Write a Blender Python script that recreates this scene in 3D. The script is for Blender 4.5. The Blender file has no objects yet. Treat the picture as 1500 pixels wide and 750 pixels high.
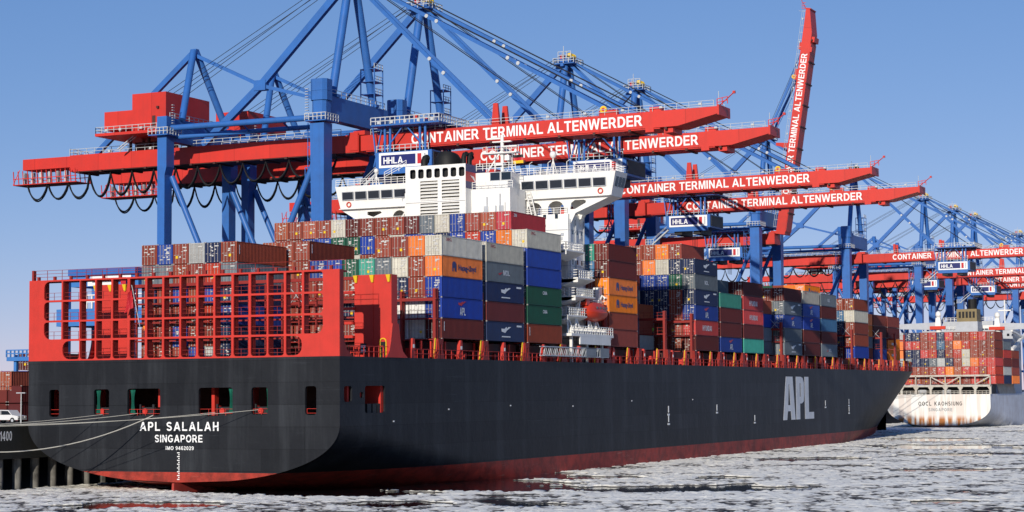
import bpy, math, random
import numpy as np
from mathutils import Vector, Matrix
from mathutils.geometry import tessellate_polygon
R = math.radians
random.seed(7)
rng = np.random.default_rng(11)
SC = bpy.context.scene
COL = SC.collection

# ------------------------------------------------------------------ camera, sky, sun, exposure
cd = bpy.data.cameras.new('camera'); cam = bpy.data.objects.new('camera', cd); COL.objects.link(cam)
CF = Vector((0.90395355, 0.42178744, 0.07045096)); CR = Vector((0.423339, -0.90593567, -0.00804108)); CU = Vector((-0.06043241, -0.03709341, 0.99748283))
CC = Vector((-195.96724, -136.65295, 11.90193)); FPX = 2815.22
m = Matrix((CR, CU, -CF)).transposed().to_4x4(); m.translation = CC
cam.matrix_world = m
cd.sensor_width = 36; cd.lens = FPX / 1500 * 36; cd.clip_start = 1; cd.clip_end = 12000
SC.camera = cam
SUN_AZ, SUN_EL = 7.8, 18.7            # the light travels along +x turned this much to port
w = bpy.data.worlds.new('World'); SC.world = w; w.use_nodes = True
nt = w.node_tree; bg = nt.nodes['Background']
sky = nt.nodes.new('ShaderNodeTexSky'); sky.sky_type = 'NISHITA'; sky.sun_disc = False
sky.sun_elevation = R(SUN_EL); sky.sun_rotation = R(262.2); sky.altitude = 0; sky.air_density = 0.7; sky.dust_density = 0.0; sky.ozone_density = 4.0
# clear winter air: each colour of the sky is given its own contrast
sr = nt.nodes.new('ShaderNodeSeparateColor'); cb = nt.nodes.new('ShaderNodeCombineColor'); nt.links.new(sky.outputs[0], sr.inputs[0])
for i, (ex, k) in enumerate(((0.95, 1.0), (0.68, 1.38), (0.50, 2.5))):
    pw = nt.nodes.new('ShaderNodeMath'); pw.operation = 'POWER'; pw.inputs[1].default_value = ex; mk = nt.nodes.new('ShaderNodeMath'); mk.operation = 'MULTIPLY'; mk.inputs[1].default_value = k
    nt.links.new(sr.outputs[i], pw.inputs[0]); nt.links.new(pw.outputs[0], mk.inputs[0]); nt.links.new(mk.outputs[0], cb.inputs[i])
nt.links.new(cb.outputs[0], bg.inputs[0]); bg.inputs[1].default_value = 0.1
sd = bpy.data.lights.new('sun', 'SUN'); sd.energy = 4.3; sd.angle = R(0.5); sd.color = (1.0, 0.93, 0.82)
sun = bpy.data.objects.new('sun', sd); COL.objects.link(sun)
tv = Vector((math.cos(R(SUN_EL)) * math.cos(R(SUN_AZ)), math.cos(R(SUN_EL)) * math.sin(R(SUN_AZ)), -math.sin(R(SUN_EL))))
sun.rotation_euler = tv.to_track_quat('-Z', 'Y').to_euler(); sun.location = (-100, -60, 150)
SC.view_settings.view_transform = 'Standard'; SC.view_settings.look = 'None'; SC.view_settings.exposure = 0.0; SC.view_settings.gamma = 1.0
SC.view_settings.use_curve_mapping = False

# ------------------------------------------------------------------ materials
MATS = {}
def nodes(name):
    mt = bpy.data.materials.new(name); mt.use_nodes = True
    return mt, mt.node_tree, mt.node_tree.nodes['Principled BSDF']
def mat(name, col, rough=.5, metal=0.0, dirt=.25, scale=.6, streak=0.0, vary=0.0, spec=.3, dirtcol=None, seam=0.0):
    """painted surface: blotchy weathering, vertical streaks, optional per-object variation"""
    if name in MATS: return MATS[name]
    mt, t, b = nodes(name); L = t.links.new
    b.inputs['Roughness'].default_value = rough; b.inputs['Metallic'].default_value = metal
    b.inputs['Specular IOR Level'].default_value = spec
    tc = t.nodes.new('ShaderNodeTexCoord')
    n = t.nodes.new('ShaderNodeTexNoise'); n.inputs['Scale'].default_value = scale; n.inputs['Detail'].default_value = 7; n.inputs['Roughness'].default_value = .62
    L(tc.outputs['Object'], n.inputs['Vector'])
    rp = t.nodes.new('ShaderNodeMapRange'); rp.inputs[1].default_value = .38; rp.inputs[2].default_value = .72; rp.inputs[3].default_value = 0; rp.inputs[4].default_value = dirt
    L(n.outputs['Fac'], rp.inputs[0])
    fac = rp.outputs[0]
    if streak > 0:
        mp = t.nodes.new('ShaderNodeMapping'); mp.inputs['Scale'].default_value = (1.6, 1.6, .07)
        L(tc.outputs['Object'], mp.inputs[0])
        n2 = t.nodes.new('ShaderNodeTexNoise'); n2.inputs['Scale'].default_value = 1.0; n2.inputs['Detail'].default_value = 5; n2.inputs['Roughness'].default_value = .7
        L(mp.outputs[0], n2.inputs['Vector'])
        r2 = t.nodes.new('ShaderNodeMapRange'); r2.inputs[1].default_value = .5; r2.inputs[2].default_value = .78; r2.inputs[4].default_value = streak
        L(n2.outputs['Fac'], r2.inputs[0])
        ad = t.nodes.new('ShaderNodeMath'); ad.operation = 'ADD'; ad.use_clamp = True
        L(fac, ad.inputs[0]); L(r2.outputs[0], ad.inputs[1]); fac = ad.outputs[0]
    dc = dirtcol or tuple(c * .45 + .02 for c in col)
    mx = t.nodes.new('ShaderNodeMix'); mx.data_type = 'RGBA'
    mx.inputs[6].default_value = (*col, 1); mx.inputs[7].default_value = (*dc, 1)
    L(fac, mx.inputs[0]); out = mx.outputs[2]
    if vary > 0:
        oi = t.nodes.new('ShaderNodeObjectInfo'); hs = t.nodes.new('ShaderNodeHueSaturation')
        v1 = t.nodes.new('ShaderNodeMapRange'); v1.inputs[3].default_value = 1 - vary; v1.inputs[4].default_value = 1 + vary
        L(oi.outputs['Random'], v1.inputs[0]); L(v1.outputs[0], hs.inputs['Value'])
        ml = t.nodes.new('ShaderNodeMath'); ml.operation = 'MULTIPLY'; ml.inputs[1].default_value = 7.3; fr = t.nodes.new('ShaderNodeMath'); fr.operation = 'FRACT'
        L(oi.outputs['Random'], ml.inputs[0]); L(ml.outputs[0], fr.inputs[0])
        v2 = t.nodes.new('ShaderNodeMapRange'); v2.inputs[3].default_value = .5 - vary * .018; v2.inputs[4].default_value = .5 + vary * .022
        L(fr.outputs[0], v2.inputs[0]); L(v2.outputs[0], hs.inputs['Hue'])
        v3 = t.nodes.new('ShaderNodeMapRange'); v3.inputs[3].default_value = 1 - vary * .35; v3.inputs[4].default_value = 1.0
        L(fr.outputs[0], v3.inputs[0]); L(v3.outputs[0], hs.inputs['Saturation'])
        L(out, hs.inputs['Color']); out = hs.outputs[0]
    if seam > 0:      # welded plate joints across the length of a box girder
        sp = t.nodes.new('ShaderNodeSeparateXYZ'); L(tc.outputs['Object'], sp.inputs[0])
        dv = t.nodes.new('ShaderNodeMath'); dv.operation = 'DIVIDE'; dv.inputs[1].default_value = seam; L(sp.outputs[1], dv.inputs[0]); fr = t.nodes.new('ShaderNodeMath'); fr.operation = 'FRACT'; L(dv.outputs[0], fr.inputs[0])
        lt = t.nodes.new('ShaderNodeMath'); lt.operation = 'LESS_THAN'; lt.inputs[1].default_value = .10 / seam; L(fr.outputs[0], lt.inputs[0])
        mm = t.nodes.new('ShaderNodeMix'); mm.data_type = 'RGBA'; L(lt.outputs[0], mm.inputs[0]); L(out, mm.inputs[6]); mm.inputs[7].default_value = (*[c * .62 for c in col], 1); out = mm.outputs[2]
        fl = t.nodes.new('ShaderNodeMath'); fl.operation = 'FLOOR'; L(dv.outputs[0], fl.inputs[0]); wn = t.nodes.new('ShaderNodeTexWhiteNoise'); wn.noise_dimensions = '1D'; L(fl.outputs[0], wn.inputs['W'])
        mr = t.nodes.new('ShaderNodeMapRange'); mr.inputs[3].default_value = .9; mr.inputs[4].default_value = 1.06; L(wn.outputs['Value'], mr.inputs[0]); hs = t.nodes.new('ShaderNodeHueSaturation'); L(mr.outputs[0], hs.inputs['Value']); L(out, hs.inputs['Color']); out = hs.outputs[0]
    L(out, b.inputs['Base Color'])
    MATS[name] = mt
    return mt
BLUE = mat('crane_blue', (.034, .14, .43), .42, dirt=.38, scale=.4, streak=.28)
RED = mat('crane_red', (.60, .034, .022), .45, dirt=.28, scale=.35, streak=.22, seam=7.3)
SRED = mat('ship_red', (.57, .037, .025), .5, dirt=.3, scale=.5, streak=.2, dirtcol=(.27, .03, .02))
WHITE = mat('ship_white', (.80, .79, .75), .45, dirt=.16, scale=.35, streak=.22, dirtcol=(.45, .38, .28))
WPAINT = mat('white_letters', (.82, .82, .80), .5, dirt=.12, scale=2)
GREY = mat('steel_grey', (.22, .24, .26), .5, dirt=.3)
LGREY = mat('light_grey_steel', (.45, .47, .50), .5, dirt=.3)
DARK = mat('dark_steel', (.018, .018, .02), .55, dirt=.3)
BLACK = mat('soot_and_shade_black', (.008, .008, .008), .6, dirt=.2)  # also painted shade behind the louvres and under the far stern cargo
RUBBER = mat('black_cable', (.012, .012, .013), .5, dirt=.2)
YEL = mat('safety_yellow', (.75, .50, .02), .5, dirt=.2)
NAVY = mat('sign_navy', (.015, .02, .13), .4, dirt=.1)
SIGNRED = mat('sign_red', (.5, .02, .03), .45, dirt=.1)
HATCH = mat('hatch_brown', (.075, .022, .018), .6, dirt=.4)
MAROON = mat('lashing_and_shade_red', (.27, .020, .015), .55, dirt=.4, scale=.8)  # lashing gear red; on the stern lattice a shaded copy of ship red
GALV = mat('galvanised', (.5, .52, .53), .45, metal=.0, dirt=.3, scale=3)
ROPE = mat('rope_pale', (.48, .46, .40), .8, dirt=.25, scale=4)
GREEN = mat('curtain_green', (.01, .16, .11), .8, dirt=.35, scale=3)
ORNG = mat('lifeboat_red', (.60, .045, .018), .35, dirt=.2, scale=1)
GLASS = mat('window_glass', (.012, .018, .026), .06, dirt=.1, spec=.6)
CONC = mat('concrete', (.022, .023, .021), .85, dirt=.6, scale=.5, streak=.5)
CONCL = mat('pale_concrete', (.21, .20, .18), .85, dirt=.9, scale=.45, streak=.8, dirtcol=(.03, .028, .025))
SKIN = mat('skin', (.5, .28, .2), .6, dirt=.05)
VEST = mat('vest_green', (.25, .75, .05), .7, dirt=.1)
VESTO = mat('vest_orange', (.85, .25, .03), .7, dirt=.1)
TROUS = mat('dark_trousers', (.03, .035, .06), .8, dirt=.1)
GOLD = mat('flag_gold', (.8, .5, .02), .7, dirt=.05)
CCOL = {  # container paints
 'brick red': (.26, .046, .027), 'maroon': (.125, .020, .019), 'rust brown': (.32, .068, .032), 'bright red': (.50, .034, .022), 'dark red': (.40, .02, .028),
 'blue': (.014, .055, .30), 'navy blue': (.016, .030, .085), 'steel blue': (.05, .16, .30), 'grey': (.14, .17, .195), 'light grey': (.40, .41, .40),
 'cream': (.56, .53, .44), 'white': (.70, .70, .67), 'orange': (.86, .19, .002), 'dark green': (.014, .09, .055), 'teal green': (.05, .33, .24)}
CM = {k: mat('container_' + k.replace(' ', '_'), c, .55, spec=.14, dirt=.5, scale=.9, streak=.5, vary=.24, dirtcol=(c[0] * .55 + .016, c[1] * .55 + .010, c[2] * .55 + .008)) for k, c in CCOL.items()}
ROD = mat('door_rod', (.38, .35, .32), .45, dirt=.4, scale=5)

# ------------------------------------------------------------------ mesh builder
class MB:
    def __init__(s): s.v = []; s.f = []; s.mi = []
    def quad(s, pts, mi=0):
        n = len(s.v); s.v += [tuple(p) for p in pts]; s.f.append(tuple(range(n, n + len(pts)))); s.mi.append(mi); return s
    def hexa(s, p, mi=0):        # 8 points: bottom 4 ccw, top 4 ccw
        n = len(s.v); s.v += [tuple(q) for q in p]
        for f in ((3, 2, 1, 0), (4, 5, 6, 7), (0, 1, 5, 4), (1, 2, 6, 5), (2, 3, 7, 6), (3, 0, 4, 7)):
            s.f.append(tuple(n + i for i in f)); s.mi.append(mi)
        return s
    def box(s, x0, x1, y0, y1, z0, z1, mi=0):
        return s.hexa([(x0, y0, z0), (x1, y0, z0), (x1, y1, z0), (x0, y1, z0), (x0, y0, z1), (x1, y0, z1), (x1, y1, z1), (x0, y1, z1)], mi)
    def taper(s, a, z0, b, z1, mi=0):  # a, b = (x0,x1,y0,y1) at z0 and z1
        return s.hexa([(a[0], a[2], z0), (a[1], a[2], z0), (a[1], a[3], z0), (a[0], a[3], z0), (b[0], b[2], z1), (b[1], b[2], z1), (b[1], b[3], z1), (b[0], b[3], z1)], mi)
    def beam(s, p, q, w, h, mi=0, up=(0, 0, 1)):
        p, q = Vector(p), Vector(q); d = (q - p).normalized(); u = Vector(up)
        if abs(d.dot(u)) > .98: u = Vector((1, 0, 0))
        a = d.cross(u).normalized() * w / 2; b = a.cross(d).normalized() * h / 2
        return s.hexa([p - a - b, p + a - b, q + a - b, q - a - b, p - a + b, p + a + b, q + a + b, q - a + b], mi)
    def path(s, pts, r, n=8, mi=0, caps=True):
        pts = [Vector(p) for p in pts]; base = len(s.v); k = len(pts)
        rr = r if isinstance(r, (list, tuple)) else [r] * k
        ref = None
        for i, p in enumerate(pts):
            d = ((pts[min(i + 1, k - 1)] - pts[max(i - 1, 0)])).normalized()
            if ref is None or abs(d.dot(ref)) > .95:
                ref = Vector((0, 0, 1)) if abs(d.z) < .9 else Vector((1, 0, 0))
            a = d.cross(ref).normalized(); b = d.cross(a).normalized()
            for j in range(n):
                t = 2 * math.pi * j / n; s.v.append(tuple(p + (a * math.cos(t) + b * math.sin(t)) * rr[i]))
        for i in range(k - 1):
            for j in range(n):
                o = base + i * n; s.f.append((o + j, o + (j + 1) % n, o + n + (j + 1) % n, o + n + j)); s.mi.append(mi)
        if caps:
            s.f.append(tuple(base + j for j in reversed(range(n)))); s.mi.append(mi)
            s.f.append(tuple(base + (k - 1) * n + j for j in range(n))); s.mi.append(mi)
        return s
    def tube(s, p, q, r, n=10, mi=0): return s.path([p, q], r, n, mi)
    def plate(s, outer, holes, th, fn, mi=0, mi_edge=None):
        """flat plate with holes; outlines are (u,v); fn(u,v,d) maps to 3-D, d from 0 to th"""
        if mi_edge is None: mi_edge = mi
        loops = [outer] + list(holes); flat = [p for l in loops for p in l]
        tris = tessellate_polygon([[Vector((p[0], p[1], 0)) for p in l] for l in loops])
        n = len(s.v); N = len(flat)
        s.v += [tuple(fn(p[0], p[1], 0)) for p in flat] + [tuple(fn(p[0], p[1], th)) for p in flat]
        for t in tris:
            a, b, c = t; A, B, Cc = flat[a], flat[b], flat[c]
            ar = (B[0] - A[0]) * (Cc[1] - A[1]) - (B[1] - A[1]) * (Cc[0] - A[0])
            if ar < 0: a, c = c, a
            s.f.append((n + c, n + b, n + a)); s.mi.append(mi); s.f.append((n + N + a, n + N + b, n + N + c)); s.mi.append(mi)
        o = n
        for li, l in enumerate(loops):
            k = len(l)
            for i in range(k):
                s.f.append((o + i, o + (i + 1) % k, o + N + (i + 1) % k, o + N + i)); s.mi.append(mi_edge)
            o += k
        return s
    def rail(s, pts, h=1.1, r=.035, step=2.2, mi=0, bars=2):
        """handrail along a polyline of deck points"""
        for a, b in zip(pts[:-1], pts[1:]):
            a, b = Vector(a), Vector(b); n = max(1, int((b - a).length / step))
            for i in range(n + 1):
                p = a.lerp(b, i / n); s.beam(p, p + Vector((0, 0, h)), r * 1.8, r * 1.8, mi)
            for k in range(1, bars + 1):
                o = Vector((0, 0, h * k / bars)); s.beam(a + o, b + o, r * 1.6, r * 1.6, mi)
        return s
    def mesh(s, name, mats, off=(0, 0, 0), smooth=False, recalc=True):
        me = bpy.data.meshes.new(name)
        v = [(a - off[0], b - off[1], c - off[2]) for a, b, c in s.v] if any(off) else s.v
        me.from_pydata(v, [], s.f)
        for mt in (mats if isinstance(mats, (list, tuple)) else [mats]): me.materials.append(mt)
        me.polygons.foreach_set('material_index', s.mi)
        if recalc:
            import bmesh
            bm = bmesh.new(); bm.from_mesh(me); bmesh.ops.recalc_face_normals(bm, faces=bm.faces); bm.to_mesh(me); bm.free()
        if smooth:
            me.polygons.foreach_set('use_smooth', [True] * len(me.polygons))
            try: me.set_sharp_from_angle(angle=R(38))
            except Exception: pass
        me.update(); return me
    def build(s, name, mats, parent=None, off=(0, 0, 0), smooth=False, recalc=True):
        return link(name, s.mesh(name, mats, off, smooth, recalc), parent)
def link(name, me, parent=None, loc=None):
    o = bpy.data.objects.new(name, me); COL.objects.link(o)
    if parent is not None: o.parent = parent
    if loc is not None: o.location = loc
    return o
def tag(o, label=None, cat=None, group=None, kind=None):
    if label: o['label'] = label
    if cat: o['category'] = cat
    if group: o['group'] = group
    if kind: o['kind'] = kind
    return o
def empty(name, loc, label, cat, group=None):
    o = bpy.data.objects.new(name, None); COL.objects.link(o); o.location = loc; o.empty_display_size = .1
    return tag(o, label, cat, group)
def rrect(u0, v0, u1, v1, r, n=4, r4=None):
    """rounded rectangle ccw; r4 = radii (ll, lr, ur, ul)"""
    rs = r4 or (r, r, r, r); out = []
    for (cx, cy, a0, k) in ((u0, v0, 180, 0), (u1, v0, 270, 1), (u1, v1, 0, 2), (u0, v1, 90, 3)):
        q = rs[k]
        if q <= .001: out.append((cx, cy)); continue
        ox = cx + (q if k in (0, 3) else -q); oy = cy + (q if k in (0, 1) else -q)
        for i in range(n + 1):
            t = R(a0 + 90 * i / n); out.append((ox + q * math.cos(t), oy + q * math.sin(t)))
    return out
def arcp(cx, cy, rx, ry, a0, a1, n=10): return [(cx + rx * math.cos(R(a0 + (a1 - a0) * i / n)), cy + ry * math.sin(R(a0 + (a1 - a0) * i / n))) for i in range(n + 1)]
def strip(c, t):
    l, r = [], []
    for i, p in enumerate(c):
        a, b = c[max(i - 1, 0)], c[min(i + 1, len(c) - 1)]; dx, dy = b[0] - a[0], b[1] - a[1]; k = math.hypot(dx, dy); nx, ny = -dy / k * t / 2, dx / k * t / 2
        l.append((p[0] + nx, p[1] + ny)); r.append((p[0] - nx, p[1] - ny))
    return l + r[::-1]
TT = .205
def glyphs():
    t = TT; G = {}
    P = lambda *q: [(list(q), [])]
    G['I'] = (.24, P((0, 0), (t, 0), (t, 1), (0, 1)))
    G['L'] = (.72, P((0, 0), (.72, 0), (.72, .17), (t, .17), (t, 1), (0, 1)))
    G['T'] = (.80, P((.40 - t / 2, 0), (.40 + t / 2, 0), (.40 + t / 2, .83), (.80, .83), (.80, 1), (0, 1), (0, .83), (.40 - t / 2, .83)))
    G['E'] = (.74, P((0, 0), (.74, 0), (.74, .17), (t, .17), (t, .42), (.68, .42), (.68, .585), (t, .585), (t, .83), (.72, .83), (.72, 1), (0, 1)))
    G['H'] = (.80, P((0, 0), (t, 0), (t, .42), (.80 - t, .42), (.80 - t, 0), (.80, 0), (.80, 1), (.80 - t, 1), (.80 - t, .59), (t, .59), (t, 1), (0, 1)))
    G['N'] = (.81, P((0, 0), (t - .01, 0), (t - .01, .66), (.81 - t, 0), (.81, 0), (.81, 1), (.82 - t, 1), (.82 - t, .36), (t, 1), (0, 1)))
    G['M'] = (.97, P((0, 0), (t - .02, 0), (t - .02, .74), (.40, 0), (.57, 0), (.99 - t, .74), (.99 - t, 0), (.97, 0), (.97, 1), (.70, 1), (.485, .34), (.27, 1), (0, 1)))
    G['W'] = (1.30, P((.24, 0), (.45, 0), (.65, .68), (.85, 0), (1.06, 0), (1.30, 1), (1.09, 1), (.94, .32), (.755, 1), (.545, 1), (.36, .32), (.21, 1), (0, 1)))
    G['K'] = (.86, P((0, 0), (t, 0), (t, .30), (.33, .44), (.61, 0), (.86, 0), (.47, .59), (.84, 1), (.57, 1), (t, .57), (t, 1), (0, 1)))
    G['Y'] = (.88, P((.44 - t / 2, 0), (.44 + t / 2, 0), (.44 + t / 2, .42), (.88, 1), (.64, 1), (.44, .62), (.24, 1), (0, 1), (.44 - t / 2, .42)))
    G['Z'] = (.76, P((0, 0), (.76, 0), (.76, .17), (.27, .17), (.75, .84), (.75, 1), (.03, 1), (.03, .83), (.48, .83), (0, .16)))
    G['A'] = (.98, [([(0, 0), (.22, 0), (.30, .22), (.68, .22), (.76, 0), (.98, 0), (.60, 1), (.38, 1)], [[(.36, .385), (.49, .76), (.62, .385)]])])
    G['O'] = (.98, [(arcp(.49, .5, .49, .515, 0, 350, 26), [arcp(.49, .5, .275, .34, 0, 348, 22)])]); G['0'] = (.66, [(arcp(.33, .5, .33, .51, 0, 348, 22), [arcp(.33, .5, .135, .34, 0, 345, 18)])])
    G['C'] = (.92, [(strip(arcp(.49, .5, .385, .415, 42, 318, 22), .2), [])])
    G['G'] = (.95, [(strip(arcp(.49, .5, .385, .415, 42, 292, 20) + [(.80, .16), (.82, .22)], .19) [:23] + [(.92, .1), (.92, .55), (.5, .55), (.5, .39), (.73, .39), (.73, .22)] + strip(arcp(.49, .5, .385, .415, 42, 292, 20) + [(.80, .16), (.82, .22)], .19)[24:], [])])
    G['G'] = (.95, [(arcp(.49, .5, .485, .515, 40, 325, 22) + [(.92, .17), (.92, .54), (.5, .54), (.5, .38), (.72, .38), (.72, .26)] + arcp(.49, .5, .28, .33, 310, 48, 18), [])])
    G['D'] = (.86, [([(0, 0), (.38, 0)] + arcp(.38, .5, .48, .5, -84, 84, 14) + [(.38, 1), (0, 1)], [[(t, .17), (.37, .17)] + arcp(.37, .5, .275, .33, -80, 80, 12) + [(.37, .83), (t, .83)]])])
    pb = [(.40, .37)] + arcp(.46, .685, .31, .315, -84, 84, 12) + [(.40, 1), (0, 1)]; ph = [(t, .53), (.42, .53)] + arcp(.43, .685, .125, .155, -80, 80, 8) + [(.42, .84), (t, .84)]
    G['P'] = (.78, [([(0, 0), (t, 0), (t, .37)] + pb, [ph])]); G['R'] = (.87, [([(0, 0), (t, 0), (t, .385), (.36, .385), (.61, 0), (.87, 0), (.60, .41)] + pb[2:], [ph])])
    G['U'] = (.80, [([(0, 1), (0, .36)] + arcp(.40, .36, .40, .375, 186, 354, 14) + [(.80, .36), (.80, 1), (.80 - t, 1), (.80 - t, .36)] + arcp(.40, .36, .40 - t, .20, -6, -174, 12) + [(t, .36), (t, 1)], [])])
    sc = arcp(.40, .735, .285, .185, 20, 180, 10) + arcp(.40, .735, .285, .215, 190, 255, 4) + arcp(.40, .275, .295, .22, 72, 10, 4) + arcp(.40, .275, .295, .195, 0, -165, 10)
    G['S'] = (.80, [(strip(sc, .18), [])])
    G['1'] = (.45, P((.20, 0), (.42, 0), (.42, 1), (.25, 1), (0, .80), (0, .62), (.20, .72)))
    G['2'] = (.68, [(strip(arcp(.33, .69, .235, .22, 170, -35, 12), .18)[:13] + [(.30, .17), (.68, .17), (.68, 0), (0, 0), (.02, .10)] + strip(arcp(.33, .69, .235, .22, 170, -35, 12), .18)[13:], [])])
    G['4'] = (.72, [([(.40, 0), (.60, 0), (.60, .21), (.72, .21), (.72, .37), (.60, .37), (.60, 1), (.42, 1), (0, .38), (0, .21), (.40, .21)], [[(.18, .37), (.40, .70), (.40, .37)]])])
    nine = [([(.02, .20)] + arcp(.32, .30, .30, .31, 200, 350, 10) + arcp(.32, .62, .34, .39, -10, 180, 16) + arcp(.32, .65, .32, .29, 182, 300, 8) + [(.46, .42)] + arcp(.32, .30, .14, .15, 20, -150, 8) + [(.20, .24)], [arcp(.33, .67, .14, .18, 0, 345, 14)])]
    G['9'] = (.68, nine); G['6'] = (.68, [([(.68 - x, 1 - y) for x, y in nine[0][0]], [[(.68 - x, 1 - y) for x, y in nine[0][1][0]]])])
    return G
GLYPH = glyphs()
TEXTS = {}
def block_mesh(body, size, mt, sx, gap):
    key = (body, size, mt.name, sx, gap)
    if key in TEXTS: return TEXTS[key]
    mb = MB(); x = 0
    for ch in body:
        if ch == ' ': x += .36 * gap; continue
        wd, polys = GLYPH[ch]
        for outer, holes in polys:
            loops = [outer] + holes; flat = [q for l in loops for q in l]; n = len(mb.v)
            mb.v += [((x + q[0]) * size * sx, q[1] * size, 0) for q in flat]
            for tr in tessellate_polygon([[Vector((q[0], q[1], 0)) for q in l] for l in loops]):
                a, b, c = (flat[i] for i in tr); ar = (b[0] - a[0]) * (c[1] - a[1]) - (b[1] - a[1]) * (c[0] - a[0])
                if abs(ar) > 1e-9: mb.f.append(tuple(n + i for i in (tr if ar > 0 else tr[::-1]))); mb.mi.append(0)
        x += wd + .13 * gap
    me = mb.mesh('lettering', mt, recalc=False); me['w'] = (x - .13 * gap) * size * sx; TEXTS[key] = me; return me
def text_mesh(body, size, bold=.02, mt=None, ext=.006, sx=1.0, spacing=1.0):
    """letters as a mesh, origin at the left of the base line, size = capital height"""
    key = (body, size, bold, mt.name, sx, spacing)
    if key in TEXTS: return TEXTS[key]
    c = bpy.data.curves.new('lettering', 'FONT'); c.body = body; c.size = 1.0; c.offset = bold; c.extrude = 0; c.resolution_u = 3; c.space_character = spacing
    o = bpy.data.objects.new('lettering', c); COL.objects.link(o)
    bpy.context.view_layer.update()
    me = bpy.data.meshes.new_from_object(o.evaluated_get(bpy.context.evaluated_depsgraph_get()))
    bpy.data.objects.remove(o); bpy.data.curves.remove(c)
    n = len(me.vertices); co = np.empty(n * 3, np.float32); me.vertices.foreach_get('co', co); co = co.reshape(-1, 3)
    x0 = co[:, 0].min(); k = size / .70
    co[:, 0] = (co[:, 0] - x0) * k * sx; co[:, 1] *= k; me.vertices.foreach_set('co', co.ravel())
    me['w'] = float(co[:, 0].max()); me.materials.clear(); me.materials.append(mt); me.name = 'lettering'; me.update()
    TEXTS[key] = me; return me
FACE_AFT = Matrix(((0, 0, -1), (-1, 0, 0), (0, 1, 0))).to_4x4()   # letters read towards -y on a face looking to -x
FACE_STB = Matrix(((1, 0, 0), (0, 0, -1), (0, 1, 0))).to_4x4()    # letters read towards +x on a face looking to -y
def put_text(body, size, parent, pos, face, mt, bold=.02, sx=1.0, width=None, center=False, spacing=1.0, name='lettering'):
    me = block_mesh(body, size, mt, sx, spacing) if all(ch == ' ' or ch in GLYPH for ch in body) else text_mesh(body, size, bold, mt, sx=sx, spacing=spacing)
    k = 1.0
    if width: k = width / me['w']
    o = link(name, me, parent)
    M = face.copy() @ Matrix.Diagonal((k, 1, 1, 1))
    if center: M = face.copy() @ Matrix.Translation((-me['w'] * k / 2, 0, 0)) @ Matrix.Diagonal((k, 1, 1, 1))
    o.matrix_local = Matrix.Translation(pos) @ M
    return o

# ------------------------------------------------------------------ water, ice, quay
def water():
    mt, t, b = nodes('harbour_water'); L = t.links.new
    b.inputs['Base Color'].default_value = (.006, .009, .012, 1); b.inputs['Roughness'].default_value = .05; b.inputs['IOR'].default_value = 1.33
    tc = t.nodes.new('ShaderNodeTexCoord'); n = t.nodes.new('ShaderNodeTexNoise'); n.inputs['Scale'].default_value = .9; n.inputs['Detail'].default_value = 4
    L(tc.outputs['Object'], n.inputs['Vector']); bp = t.nodes.new('ShaderNodeBump'); bp.inputs['Strength'].default_value = .12; bp.inputs['Distance'].default_value = .12
    L(n.outputs['Fac'], bp.inputs['Height']); L(bp.outputs[0], b.inputs['Normal'])
    mb = MB(); mb.quad([(-3000, -4000, 0), (9000, -4000, 0), (9000, 24.6, 0), (-3000, 24.6, 0)])
    mb.quad([(-3000, 24.6, 0), (9000, 24.6, 0), (9000, 27.5, 0), (-3000, 27.5, 0)])
    tag(mb.build('water', mt, recalc=False), kind='structure')
water()
def vnoise(x, y, seed):
    """smooth value noise on a lattice"""
    r = np.random.default_rng(seed); T = r.random((256, 256)).astype(np.float32)
    xi = np.floor(x).astype(int); yi = np.floor(y).astype(int); fx = x - xi; fy = y - yi
    fx = fx * fx * (3 - 2 * fx); fy = fy * fy * (3 - 2 * fy)
    a = T[xi % 256, yi % 256]; b = T[(xi + 1) % 256, yi % 256]; c = T[xi % 256, (yi + 1) % 256]; d = T[(xi + 1) % 256, (yi + 1) % 256]
    return (a * (1 - fx) + b * fx) * (1 - fy) + (c * (1 - fx) + d * fx) * fy
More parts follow.
